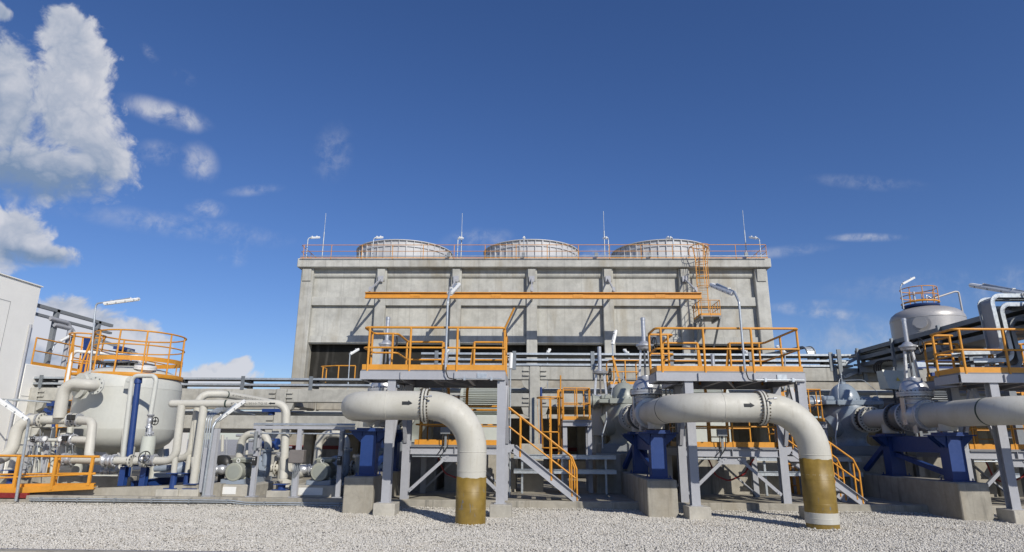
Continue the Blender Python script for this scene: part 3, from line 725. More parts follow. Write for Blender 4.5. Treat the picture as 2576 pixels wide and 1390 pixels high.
def lower_platform():
    t = thing('walkway_platform', '', 'platform', U(2.1, 18, 0), 'low steel walkways beside the pumps'); UNIT.append(t)
    Z = 1.56
    b = MB(); b.channel(U(.89, 17.0, Z - .11), U(3.25, 17.0, Z - .11), .2, .07, (0, -1, 0))
    b.channel(U(.85, 17.16, Z - .11), U(.85, 19.2, Z - .11), .2, .07, (1, 0, 0)); b.channel(U(3.42, 17.16, Z - .11), U(3.42, 19.2, Z - .11), .2, .07, (-1, 0, 0)); b.channel(U(.85, 19.22, Z - .11), U(3.42, 19.22, Z - .11), .2, .07, (0, -1, 0))
    for u in (1.7, 2.6): b.bar(U(u, 17.1, Z - .12), U(u, 19.15, Z - .12), .07, .14, (0, 0, 1))
    b.box(XB + 2.06, XB + 2.075, 16.93, 16.994, Z - .2, Z - .02); b.build('deck_frame', 'grey', t)
    b = MB(); b.box(XB + .9, XB + 3.4, 17.02, 19.2, Z - .004, Z + .03); b.build('deck', 'grate', t)
    rail(t, [U(.98, 19.15, Z + .03), U(.98, 17.06, Z + .03), U(3.3, 17.06, Z + .03)], 1.0, .13, 1.2)
    rail(t, [U(.98, 19.15, Z + .03), U(3.3, 19.15, Z + .03)], 1.0, .13, 1.1)
    b = MB(); b.box(XB + 1.7, XB + 2.42, 16.995, 17.005, 1.16, 1.345); b.build('gusset_plate', 'grey', t)
    for s in (-1, 1):
        b = MB(); p, q = U(2.06 + s * .16, 16.98, 1.32), U(2.06 + s * 1.17, 16.98, .42)
        b.bar(p, q, .075, .012, (0, 1, 0)); d = (q - p).normalized(); v = V3((0, 1, 0)); u = d.cross(v); b.bar(p + u * .038 * s + V3((0, .03, 0)), q + u * .038 * s + V3((0, .03, 0)), .012, .07, (0, 1, 0))
        for k in (.05, .13): b.cyl(p + d * k - V3((0, .02, 0)), p + d * k, .018, 8); b.cyl(q - d * k - V3((0, .02, 0)), q - d * k, .018, 8)
        b.build('brace', 'grey', t)
        b = MB(); b.bar(U(2.1 + s * .1, 19.2, 1.32), U(2.1 + s * 1.2, 19.2, .3), .07, .05); b.build('brace', 'grey', t)
    for u in (.9, 3.35):
        b = MB(); b.ibeam(U(u, 19.22, .2), U(u, 19.22, 1.35), .15, .15, (0, 1, 0)); b.build('leg', 'grey', t)
    for z in (1.34, 1.29):
        b = MB(); b.tube([U(.95, 16.96, z), U(1.75, 16.96, z)], .016, 8); b.build('conduit', 'galv', t)
    b = MB(); b.cbox(XB + 1.68, XB + 1.94, 16.84, 16.92, 1.86, 2.04, .01); b.box(XB + 1.79, XB + 1.85, 16.925, 16.96, 1.45, 2.02); j = b.build('switch_box', 'dkgrey', t)
    b = MB(); b.tube([U(1.74, 16.88, 1.86), U(1.74, 16.9, 1.5), U(1.6, 16.93, 1.33)], .012, 8, .1); b.tube([U(1.9, 16.88, 1.86), U(1.88, 16.9, 1.55), U(1.7, 16.93, 1.3)], .012, 8, .1); b.build('cable', 'black', j)
    b = MB(); b.tube([U(1.55, 17.4, 1.3), U(1.75, 17.5, .85), U(2.1, 17.55, .72), U(2.5, 17.5, .9), U(2.75, 17.4, 1.3)], .022, 8, .25); b.build('hose', 'red', t)
    # stair going down to the right
    s = thing('steel_stair', '', 'stair', U(5.2, 17.4, .2), 'steel stairs with orange handrails'); UNIT.append(s)
    A, B = V3((XB + 3.47, 0, 1.52)), V3((XB + 5.27, 0, .24))
    for y in (16.97, 17.85):
        b = MB(); b.channel(A + V3((.13, y, 0)), B + V3((0, y, 0)), .2, .06, (0, -1 if y < 17.4 else 1, 0), (0, 0, 1)); b.bar(A + V3((-.03, y, -.01)), A + V3((.13, y, -.01)), .012, .2, (0, 0, 1)); b.build('stringer', 'grey', s)
    for i in range(6):
        p = A.lerp(B, (i + .75) / 7); b = MB(); b.box(p.x - .12, p.x + .14, 16.99, 17.83, p.z - .01, p.z + .025); b.build('tread', 'grate', s)
    for y in (16.97, 17.85):
        sl_ = (B - A).normalized(); h = V3((0, 0, 1))
        a0, b0 = A + V3((0, y, .05)), B + V3((0, y, .05))
        b = MB(); b.tube([a0 + h * .98 + V3((-.2, 0, 0)), a0 + h * .98 + V3((.02, 0, 0)), b0 + h * .92 - sl_ * .18, b0 + h * .72 + V3((-.03, 0, 0)), b0 + V3((-.03, 0, -.05))], .024, 8, .06); b.build('handrail', 'orange', s)
        b = MB(); b.tube([a0 + h * .5, b0 + h * .45 - sl_ * .08], .021, 8); b.build('mid_rail', 'orange', s)
        for w in (.17, .62):
            p = a0.lerp(b0, w); b = MB(); b.tube([p - h * .05, p + h * .955], .026, 8); b.build('post', 'orange', s)
        p = b0 + V3((-.16, 0, .1)); b = MB(); b.tube([p - h * .05, p + h * .82], .022, 8); b.build('post', 'orange', s)
lower_platform()

def caged_platform():
    t = thing('caged_ladder_platform', '', 'platform', U(5.2, 20.3, .2), 'small orange caged ladder platforms behind the stairs'); UNIT.append(t)
    Z = 2.32; x0, x1, y0, y1 = 5.05, 5.95, 20.0, 20.9
    for x in (x0 + .07, x1 - .07):
        for y in (y0 + .07, y1 - .07):
            b = MB(); b.ibeam(U(x, y, .2), U(x, y, Z - .17), .13, .13, (0, 1, 0)); b.build('leg', 'grey', t)
    b = MB()
    for y in (y0, y1): b.channel(U(x0, y, Z - .08), U(x1, y, Z - .08), .16, .06, (0, -1 if y == y0 else 1, 0))
    for x in (x0, x1): b.channel(U(x, y0 + .01, Z - .08), U(x, y1 - .01, Z - .08), .16, .06, (1 if x == x0 else -1, 0, 0))
    b.build('deck_frame', 'grey', t)
    b = MB(); b.box(XB + x0 + .01, XB + x1 - .01, y0 + .01, y1 - .01, Z + .002, Z + .03); b.build('deck', 'grate', t)
    rail(t, [U(x0 + .03, y0 + .03, Z + .03), U(x1 - .03, y0 + .03, Z + .03), U(x1 - .03, y1 - .03, Z + .03), U(x0 + .03, y1 - .03, Z + .03)], .98, .11, .5, .02)
    c = U(x0 - .42, 20.45, 0); b = MB()
    for z in (1.5, 1.98, 3.05): b.bar(c + V3((.38, -.3, z)), c + V3((.38, .3, z)), .012, .06, (0, 0, 1)); b.ring(c + V3((.05, 0, z)), (0, 0, 1), .42 if z > 2.5 else .36, .022, 24, 6)
    for a in range(0, 360, 45):
        e = V3((math.cos(R(a)), math.sin(R(a)), 0)); b.bar(c + V3((.05, 0, 1.5)) + e * .36, c + V3((.05, 0, 1.98)) + e * .36, .05, .01, e); b.bar(c + V3((.05, 0, 1.98)) + e * .36, c + V3((.05, 0, 3.05)) + e * .42, .05, .01, e)
    b.build('safety_cage', 'orange', t)
    b = MB()
    for y in (20.2, 20.7): b.bar(U(x0 - .09, y, .2), U(x0 - .09, y, 3.3), .09, .035, (0, 1, 0))
    b.build('ladder_stringer', 'orange', t)
    for i in range(11): b = MB(); b.cyl(U(x0 - .09, 20.2, .45 + i * .26), U(x0 - .09, 20.7, .45 + i * .26), .014, 8); b.build('rung', 'orange', t)
    # two low cable trays passing behind the stair
    for i, z in enumerate((1.25, .83)):
        b = MB(); b.channel(U(3.55, 19.5, z), U(6.6, 19.5, z), .12, .03, (0, -1, 0)); b.box(XB + 3.55, XB + 6.6, 19.515, 19.9, z - .05, z - .035); b.channel(U(3.55, 19.92, z), U(6.6, 19.92, z), .12, .03, (0, 1, 0))
        for u in (3.8, 5.0, 6.3): b.box(XB + u - .03, XB + u + .03, 19.6, 19.66, .2 if i else .77, z - .051)
        q = tag(b.build('cable_tray', 'galv'), '', 'cable tray', 'low cable trays behind the stairs'); UNIT.append(q)
    b = MB(); b.cbox(XB + 3.75, XB + 4.45, 20.2, 20.9, .15, 1.62, .02)
    q = tag(b.build('concrete_block', 'conc'), '', 'block', 'concrete blocks behind the stairs'); UNIT.append(q)
caged_platform()

def lamp(label, base, top, bend, head0, head1, w=.13, group='fluorescent lamps on bent poles', r=.028, clips=True):
    """pole from base to top, bent through `bend` to head0; a fluorescent fitting from head0 to head1"""
    base, top, bend, h0, h1 = map(V3, (base, top, bend, head0, head1))
    t = thing('fluorescent_lamp', label, 'lamp', base, group)
    d = (h1 - h0).normalized(); up = V3((0, 0, 1)); up = (up - d * up.dot(d)).normalized(); L = (h1 - h0).length
    pts = [base, top, bend] + ([h0 + up * w * .55 + d * L * .75] if clips else [h0])
    b = MB(); b.tube(pts, r, 10, max(.08, w), 6); b.build('pole', 'galv', t)
    sd = d.cross(up)
    b = MB()
    prof = [(-.5, -.12), (.5, -.12), (.5, .12), (.28, .38), (-.28, .38), (-.5, .12)]
    b.prism([h0 + sd * (x * w) + up * (y * w) for x, y in prof], d * L)
    for k in (.2, .75): b.bar(h0 + d * L * k + up * w * .38, h0 + d * L * k + up * w * .72, w * .5, .02)
    hd = b.build('lamp_head', 'white', t)
    b = MB()
    prof = [(-.45, -.125), (-.36, -.38), (.36, -.38), (.45, -.125)]
    b.prism([h0 + sd * (x * w) + up * (y * w) + d * .015 for x, y in prof], d * (L - .03)); b.build('diffuser', 'diffuser', hd)
    if clips:
        for k in (.12, .37, .63, .88):
            b = MB()
            b.bar(h0 + d * L * k + sd * w * .53 - up * w * .13, h0 + d * L * k - sd * w * .53 - up * w * .13, .05 * w * 4, w * .28, up)
            b.build('latch', 'dkgrey', hd)
    return t
UNIT.append(lamp('', U(1.98, 15.22, 3.36), U(1.98, 15.22, 5.05), U(1.98, 15.5, 5.38), U(1.98, 15.55, 5.34), U(1.98, 17.35, 6.02), .15))

LAB = {
 'discharge_pipe': ['cream bent pipe diving into the gravel, its foot all ochre', 'cream bent pipe with a white band round its ochre foot', 'cream pipe leaving the right edge of the photo, coming from the darkest valve'],
 'gate_valve': ['silver gate valve half hidden behind the platform over the all ochre footed pipe', 'silver gate valve between the grey green pump and the white banded pipe', 'silver gate valve beside the dark blue grey pump, farthest to the right'],
 'check_valve': ['dark check valve behind the pipe whose foot is all ochre', 'dark check valve between the grey green pump and its gate valve', 'dark check valve between the blue grey pump and its gate valve'],
 'pipe_spool': ['short cream pipe hidden behind the pipe whose foot is all ochre', 'short cream pipe with a bolted flange in front of the grey green pump', 'cream pipe length with white flange in front of the blue grey pump'],
 'pump': ['grey pump behind the all ochre footed pipe, mostly hidden by it', 'grey green domed pump between the stair and the white banded pipe', 'blue grey domed pump to the right of the white banded pipe'],
 'pump_motor': ['pale motor with horizontal fins above the pipe with the all ochre foot', 'pale motor hidden behind the straight part of the white banded pipe', 'dark finned motor with a tilted pale junction box marked by yellow sticker'],
 'pipe_stand': ['blue steel stand under the pipe whose foot is all ochre', 'blue steel stand under the pipe with the white banded foot', 'widest visible blue stand with open diagonal brace, at the right'],
 'concrete_plinth': ['concrete plinth left of the platform legs, under the leftmost blue pipe stand', 'concrete plinth under the blue stand of the white banded pipe', 'long stained concrete plinth near the right edge of the photo'],
 'access_platform': ['grey platform with orange rails above the all ochre footed pipe', 'grey platform with orange rails above the white banded pipe', 'grey platform with orange rails cut off by the right edge'],
 'vent_pipe': ['short silver pipe on the platform above the all ochre footed pipe', 'short silver pipe on the platform above the white banded pipe', 'short silver pipe on the platform cut off by the right edge'],
 'walkway_platform': ['low walkway with orange rails behind the all ochre footed pipe', 'low walkway with orange rails under the white banded pipe', 'low walkway with orange rails at the right edge of the photo'],
 'steel_stair': ['steel stair with orange handrails right of the all ochre footed pipe', 'steel stair with orange handrails half hidden by the white banded pipe', 'steel stair going down beyond the right edge of the photo'],
 'caged_ladder_platform': ['small orange railed platform with ladder cage left of the grey green pump', 'small orange ladder platform left of the blue grey pump', 'small orange ladder platform past the right edge'],
 'cable_tray': ['low galvanized cable tray behind the stair left of the grey green pump', 'low galvanized cable tray behind the pipe with the white banded foot', 'low galvanized cable tray past the right edge'],
 'concrete_block': ['square concrete block behind the top of the stair by the all ochre footed pipe', 'square concrete block behind the stair by the white banded pipe', 'square concrete block behind the stair past the right edge'],
 'fluorescent_lamp': ['bent lamp on the platform above the all ochre footed pipe, head pointing right', 'bent lamp on the platform above the white banded pipe, head pointing left', 'big lamp head reaching in from the right edge of the photo'],
}
ROOTS = {}
for k in range(3):
    seen = {}
    for o in UNIT:
        c = o if k == 0 else dup(o, (DX * k, 0, 0))
        nm = o.name.split('.')[0]; i = seen.get(nm, 0); seen[nm] = i + 1
        lab = LAB[nm][k]
        if nm == 'cable_tray': lab = ('upper ' if i == 0 else 'bottom ') + lab
        c['label'] = lab; ROOTS[nm, k] = c
# differences between the units
def unit_changes():
    recolour(ROOTS['pump', 2], 'greengrey', 'bluegrey'); recolour(ROOTS['pump_motor', 2], 'palegreen', 'dkgrey')  # third motor's dark grey paints in the shadow it sits in
    for c in kids(ROOTS['pump_motor', 2]):
        if c.name.startswith('junction_box'):
            for g in [c] + kids(c):
                if g.data.materials[0] == M['dkgrey']: g.data.materials[0] = M['palegreen']
    # second pipe: ochre starts higher and carries a white band
    r = ROOTS['discharge_pipe', 1]
    for c in kids(r):
        if c.name.startswith('coating'): bpy.data.objects.remove(c)
    x = XB + 2.8 + DX
    coat((x, 13.8, 0), 1.39).build('coating', 'ochre', r)
    b = MB(); b.lathe((x, 13.8, .13), (0, 0, 1), [(0, RP + .006), (.003, RP + .014), (.09, RP + .014), (.1, RP + .017), (.11, RP + .014), (.21, RP + .014), (.213, RP + .006)], 48, cap=False); b.build('white_band', 'cream', r)
unit_changes()
# ------------------------------------------------------------------ cooling tower
PIL = [-17.05 + 5.73 * i for i in range(7)]
def tower():
    t = thing('cooling_tower', 'long grey concrete cooling tower with three round fan stacks on its roof', 'cooling tower', (.1, 52, 0))
    x0, x1 = -17.5, 17.75
    b = MB()
    b.box(x0 + .4, x1 - .4, 46.27, 58.5, 8.75, 14.3)
    b.build('wall', 'conctower', t)
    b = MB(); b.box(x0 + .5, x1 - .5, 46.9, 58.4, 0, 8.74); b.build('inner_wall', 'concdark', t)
    b = MB(); b.cbox(x0 - .3, x1 + .3, 44.6, 59.5, 0, 5.3, .05); b.build('basin', 'conc', t)
    for i, x in enumerate(PIL):
        w = .47 if i in (0, 6) else .40
        b = MB(); b.cbox(x - w, x + w, 45.85, 46.28 if i not in (0, 6) else 58.6, 5.25, 14.42, .04)
        b.hexa([(x - w * .7, 45.77, 13.4), (x + w * .7, 45.77, 13.4), (x + w * .7, 45.86, 13.4), (x - w * .7, 45.86, 13.4)], [(x - w * .7, 45.68, 14.3), (x + w * .7, 45.68, 14.3), (x + w * .7, 45.86, 14.3), (x - w * .7, 45.86, 14.3)])
        b.build('pilaster', 'conctower', t)
    for i in range(6):
        a, c = PIL[i] + (.47 if i == 0 else .4), PIL[i + 1] - (.47 if i == 5 else .4)
        b = MB(); b.box(a, c, 46.02, 46.28, 11.55, 12.2); b.build('band', 'conctower', t)
        b = MB(); b.box(a, c, 46.1, 46.28, 8.72, 9.22); b.box(a, c, 46.2, 46.6, 8.64, 8.718); b.build('band', 'conctower', t)
        b = MB(); b.slathe((a, 46.38, 13.98), (1, 0, 0), [(0, .3), (c - a, .3)], 16); b.box(a, c, 46.12, 46.4, 13.98, 14.42); b.build('roll_moulding', 'conctower', t)
    b = MB(); b.cbox(x0 - .3, x1 + .3, 45.55, 59, 14.42, 15.12, .04); b.build('cornice', 'conctower', t)
    for i, cx in enumerate((-11.0, .12, 11.3)):
        b = MB(); c = (cx, 52.6, 14.9)
        b.lathe(c, (0, 0, 1), [(0, 4.05), (2.62, 4.05)], 72, cap=False); b.lathe(c, (0, 0, 1), [(0.05, 3.9), (2.6, 3.9)], 72, cap=False)
        b.lathe(c, (0, 0, 1), [(2.62, 3.9), (2.62, 4.2), (2.68, 4.2), (2.68, 3.9)], 72, cap=False)
        b.lathe(c, (0, 0, 1), [(2.12, 4.04), (2.12, 4.13), (2.26, 4.13), (2.26, 4.04)], 72, cap=False)
        b.lathe(c, (0, 0, 1), [(.45, 4.04), (.45, 4.13), (.6, 4.13), (.6, 4.04)], 72, cap=False)
        s = b.build('fan_stack', 'fan', t)
        b = MB()
        for k in range(42):
            a = 2 * math.pi * k / 42; e = V3((math.cos(a), math.sin(a), 0)); wd = .10 if k % 3 == 0 else .045
            p = V3(c) + e * 4.10; b.bar(p, p + V3((0, 0, 2.62)), wd, .12, e)
        b.build('ribs', 'fan', s)
    # roof railing
    rl = thing('roof_railing', 'orange railing running along the roof edge of the cooling tower', 'railing', (.1, 45.6, 15.1))
    rail(rl, [(x0 - .1, 58.8, 15.12), (x0 - .1, 45.55, 15.12), (x1 + .1, 45.55, 15.12), (x1 + .1, 58.8, 15.12)], 1.05, .06, 2.3, .026, corner=.2)
    b = MB(); b.tube([(x0, 45.3, 15.2), (x1, 45.3, 15.2)], .035, 6); b.build('conduit', 'galv', rl)
    b = MB()
    for k, x in enumerate((-6.2, -.5, 5.0, 9.0, 16.2)):
        b.box(x - .12, x + .12, 45.33, 45.45, 15.18, 15.5)
    b.build('junction_boxes', 'dkgrey', rl)
    # lightning rods and roof lamps
    for i, (vx, vy) in enumerate(((820, 537), (1163, 537), (1518, 532), (1868, 530))):
        p = P(vx, vy, 47.0); q = V3((p.x + .0, 47, 15.1)); b = MB(); b.cyl(q, q + (p - q) * .62, .045, 8); b.cyl(q + (p - q) * .62, p, .02, 6)
        tag(b.build('lightning_rod', 'galv'), ['lightning rod on the tower roof left of the first fan stack', 'lightning rod between the left and middle fan stacks', 'lightning rod between the middle and right fan stacks', 'lightning rod on the tower roof right of the caged ladder'][i], 'lightning rod', 'lightning rods on the tower roof')
    NL = ['lamp at the far left corner of the tower roof', 'roof lamp in front of the left fan stack', 'roof lamp beside the second lightning rod', 'roof lamp in front of the middle fan stack', 'roof lamp beside the third lightning rod', 'roof lamp in front of the right fan stack', 'lamp at the right corner of the tower roof']
    for i, (bx, by, hx, hy) in enumerate(((775, 600, 803, 598), (940, 600, 962, 598), (1152, 601, 1164, 600), (1318, 600, 1319, 601), (1530, 601, 1519, 600), (1693, 601, 1678, 599), (1910, 601, 1886, 598))):
        p = P(bx, by, 45.75); h0 = P(bx + (hx - bx) * .25, by - 1, 45.9); h1 = P(hx, hy, 46.8)
        lamp(NL[i], (p.x, 45.75, 15.1), p - V3((0, 0, .15)), p + V3((0, .1, .05)), h0, h1, .2, 'lamps along the tower roof', .04, False)
tower()

def monorail():
    t = thing('monorail_beam', 'orange hoist beam hung on grey brackets along the tower front', 'hoist beam', (.1, 43.7, 11.5))
    b = MB(); b.ibeam((-11.65, 42.85, 11.58), (11.95, 42.85, 11.58), .44, .3, (0, 0, 1), .05, .03)
    for x in (-5.9 + 5.73 * k - 2.2 for k in range(4)): b.box(x - .35, x + .35, 42.81, 42.84, 11.48, 11.7)
    b.build('beam', 'orange', t)
    for x in PIL[1:6]:
        b = MB(); b.bar((x, 42.7, 11.93), (x, 45.84, 11.93), .12, .16, (0, 0, 1)); b.bar((x, 42.9, 12.0), (x, 45.83, 13.6), .09, .1); b.box(x - .2, x + .2, 45.64, 45.69, 13.3, 13.75)
        b.bar((x, 42.85, 11.8), (x, 42.85, 12.2), .2, .1); b.build('bracket', 'grey', t)
    c = thing('caged_ladder', 'orange caged ladder with small landing at the right of the tower front', 'ladder', (12.6, 45.1, 8.7))
    x = 12.65; y = 45.0
    for s in (-.36, .36):
        b = MB(); b.bar((x + s, y, 10.4), (x + s, y, 15.0), .07, .04); b.tube([(x + s, y, 14.95), (x + s * 1.6, y - .1, 15.9), (x + s * 1.6, y + .8, 16.0), (x + s * 1.6, y + .9, 15.1)], .035, 6, .25); b.build('stringer', 'orange', c)
    for i in range(15): b = MB(); b.cyl((x - .36, y, 10.7 + .3 * i), (x + .36, y, 10.7 + .3 * i), .014, 6); b.build('rung', 'orange', c)
    b = MB()
    for z in (12.7, 13.5, 14.5, 15.8): b.ring((x, y - .30, z), (0, 0, 1), .44 if z < 15 else .62, .022, 18, 6)
    for a in range(180, 361, 45):
        e = V3((math.cos(R(a)), math.sin(R(a)), 0)); b.bar(V3((x, y - .3, 12.7)) + e * .44, V3((x, y - .3, 14.5)) + e * .44, .04, .012, e); b.bar(V3((x, y - .3, 14.5)) + e * .44, V3((x, y - .3, 15.8)) + e * .62, .04, .012, e)
    b.build('cage', 'orange', c)
    z = 10.35; b = MB(); b.box(12.0, 13.45, 43.6, 45.6, z - .08, z); b.build('landing', 'grate', c)
    for xx in (12.1, 13.35):
        b = MB(); b.bar((xx, 43.6, z - .16), (xx, 45.6, z - .16), .12, .16, (0, 0, 1)); b.bar((xx, 43.8, z - .25), (xx, 45.65, 8.4), .12, .12); b.build('bracket', 'dkgrey', c)
    b = MB(); b.bar((12.05, 45.5, z - .2), (12.05, 45.5, 7.9), .2, .12); b.build('hanger', 'dkgrey', c)
    rail(c, [(12.03, 45.5, z), (12.03, 43.62, z), (13.42, 43.62, z), (13.42, 45.5, z)], 1.1, .16, .75, .026, corner=.05)
monorail()

# ------------------------------------------------------------------ concrete pipe racks and trays
def rack(name_label, cols, xs, xe, z1, z2, Y=24.0, back=27.5):
    t = thing('pipe_rack', name_label, 'pipe rack', ((xs + xe) / 2, Y, 0), 'concrete pipe racks')
    for x in cols:
        for yy in (Y - .02, back):
            b = MB(); b.cbox(x - .2, x + .2, yy, yy + .45, .1, z1 + (.002 if yy < back else -.1), .025)
            col = b.build('column', 'concrack', t)
            if yy < back:
                for s in (-1, 1):
                    for z in (z1, z2):
                        b = MB(); b.prism([(x + s * .205, Y + .06, z - .52), (x + s * .50, Y + .06, z - .52), (x + s * .42, Y + .06, z - .76), (x + s * .205, Y + .06, z - .88)], (0, .3, 0))
                        b.build('corbel', 'concrack', col)
                        for q in (.13, .30): b = MB(); b.box(x + s * .33 - .12, x + s * .33 + .12, Y - .03, Y + .035, z - q - .05, z - q); b.build('joint_lug', 'concrack', col)
    pts = [xs] + [c for c in cols if xs < c < xe] + [xe]
    for z in (z1, z2):
        for a, c in zip(pts[:-1], pts[1:]):
            a2 = a + (.205 if a in cols else 0); c2 = c - (.205 if c in cols else 0)
            b = MB(); b.cbox(a2, c2, Y + .03, Y + .40, z - .5, z - .003, .02); b.build('beam', 'concrack', t)
            b = MB(); b.cbox(a2, c2, back + .03, back + .4, z - .62, z - .12, .02); b.build('beam', 'conc', t)
    for x in cols:
        for z in (z1, z2):
            b = MB(); b.cbox(x - .18, x + .18, Y + .44, back - .01, z - .6, z - .14, .02); b.build('cross_beam', 'conc', t)
rack('left concrete pipe rack between the cream tank and the big pipes', [-19.2, -9.5], -25, -4.7, 3.56, 2.56)
rack('right concrete pipe rack behind the stairs, reaching to the right edge', [-4.4, .18, 9.9, 19.6], -4.4, 30, 4.46, 3.45)
def trays(label, xs, xe, zs, posts, Y=24.05):
    t = thing('cable_tray', label, 'cable tray', ((xs + xe) / 2, Y, zs[-1]), 'galvanized cable trays on the pipe racks')
    for z in zs:
        b = MB(); b.channel((xs, Y, z), (xe, Y, z), .075, .03, (0, 1, 0)); b.channel((xs, Y + .75, z), (xe, Y + .75, z), .075, .03, (0, -1, 0)); b.build('side_rails', 'galv', t)
        b = MB(); b.box(xs, xe, Y + .013, Y + .737, z - .036, z - .026); b.tube([(xs, Y + .2, z), (xe, Y + .2, z)], .035, 8); b.tube([(xs, Y + .42, z), (xe, Y + .42, z)], .03, 8); b.build('tray_bed', 'black', t)  # bed blackened to paint in the shade between the side rails
    zt, zb = zs[0] + .1, zs[-1] - .2
    for x in posts:
        b = MB(); b.box(x - .07, x + .07, Y - .035, Y - .008, zb, zt); b.box(x - .05, x + .05, Y + .78, Y + .84, zb, zt)
        for z in zs: b.box(x - .035, x + .035, Y - .007, Y + .78, z - .12, z - .056)
        b.build('post', 'darkgalv', t)
trays('long double galvanized cable tray on the left concrete rack', -25, -3.2, (3.94, 3.72), [-19 + 2.65 * i for i in range(6)])
trays('long triple galvanized cable tray on the right concrete rack', -4.2, 12.2, (4.95, 4.73, 4.54), [-3.6 + 3.0 * i for i in range(6)])
trays('double cable tray on the rack at the right, beyond the tray bend', 12.6, 30, (4.92, 4.66), [13.6 + 3.0 * i for i in range(5)])
def rack_pipes():
    for i, (z, y, r, x0, x1, mt, lab) in enumerate(((2.66, 25.3, .10, -24, -4.5, 'cream', 'thin cream pipe lying on the lower beam of the left rack'), (3.62, 25.6, .13, -4, 30, 'cream', 'cream pipe lying on the lower beam of the right rack'),
                                                   (3.66, 26.6, .2, -4, 30, 'tankpaint', 'wide pale pipe at the back of the right rack'), (2.70, 26.6, .15, -24, -4.5, 'tankpaint', 'pale pipe at the back of the left rack'))):
        b = MB(); b.cyl((x0, y, z), (x1, y, z), r, 16); tag(b.build('rack_pipe', mt), lab, 'pipe', 'pipes lying on the racks')
    # concrete wall with a red stripe behind the racks
    t = thing('basin_wall', 'shaded concrete wall with a dark red stripe behind the racks', 'wall', (0, 31, 0))
    b = MB(); b.cbox(-12.5, 40, 30.6, 31.2, 0, 2.75, .03); b.build('wall', 'concdirty', t)
    b = MB(); b.box(-12.5, 40, 30.585, 30.597, 1.25, 1.42); b.build('stripe', 'red', t)
    for x in (-8.2, -3.0, 2.4, 6.6, 12.0, 16.5):
        b = MB(); b.hexa([(x - .2, 29.8, .1), (x + .2, 29.8, .1), (x + .2, 30.58, .1), (x - .2, 30.58, .1)], [(x - .2, 30.3, 2.7), (x + .2, 30.3, 2.7), (x + .2, 30.58, 2.7), (x - .2, 30.58, 2.7)]); b.build('buttress', 'concdirty', t)
    b = MB(); b.cbox(-3.0, 40, 28.3, 28.7, 2.9, 3.35, .02); b.cbox(-3.0, 40, 28.3, 28.7, .1, .9, .02)
    tag(b.build('tie_wall', 'concdirty'), 'stained concrete tie beams low behind the right rack', 'wall')
rack_pipes()
def added_slabs_and_tray():
    b = MB(); b.box(-4.1, 30, 24.5, 30.5, 3.02, 3.2); tag(b.build('added_shade_slab', 'concrack'), 'added slab darkening the space behind the lower beam of the right rack', 'deck')  # unseen slab, added to keep sun off the space under the rack
    b = MB(); b.box(-9.2, -4.8, 24.5, 30.5, 2.16, 2.3); tag(b.build('added_shade_slab', 'concrack'), 'added slab darkening the space behind the lower beam of the left rack', 'deck')  # second added slab, casting the area behind the left rack into shade
    t = thing('cable_tray', 'sloping galvanized tray pair joining the dark tray stack at the right', 'cable tray', P(2150, 900, 23.95), 'galvanized cable trays on the pipe racks')
    for dy, sl in ((0, 0), (32, 4)):
        b = MB(); p = vt([(2108, 918 + dy, 23.9), (2128, 916 + dy, 23.9), (2190, 884 + dy + sl, 23.9), (2330, 884 + dy + sl, 23.9)])
        for q, r_ in zip(p[:-1], p[1:]): b.channel(q, r_ + (r_ - q).normalized() * .01, .11, .04, (0, 1, 0))
        b.build('tray', 'galv', t)
    for x in (2118, 2178, 2236, 2300):
        q = P(x, 960, 23.85); b = MB(); b.box(q.x - .07, q.x + .07, 23.8, 23.86, q.z, P(x, 880, 23.85).z); b.build('post', 'darkgalv', t)
def vt(pts): return [P(*p) for p in pts]
added_slabs_and_tray()

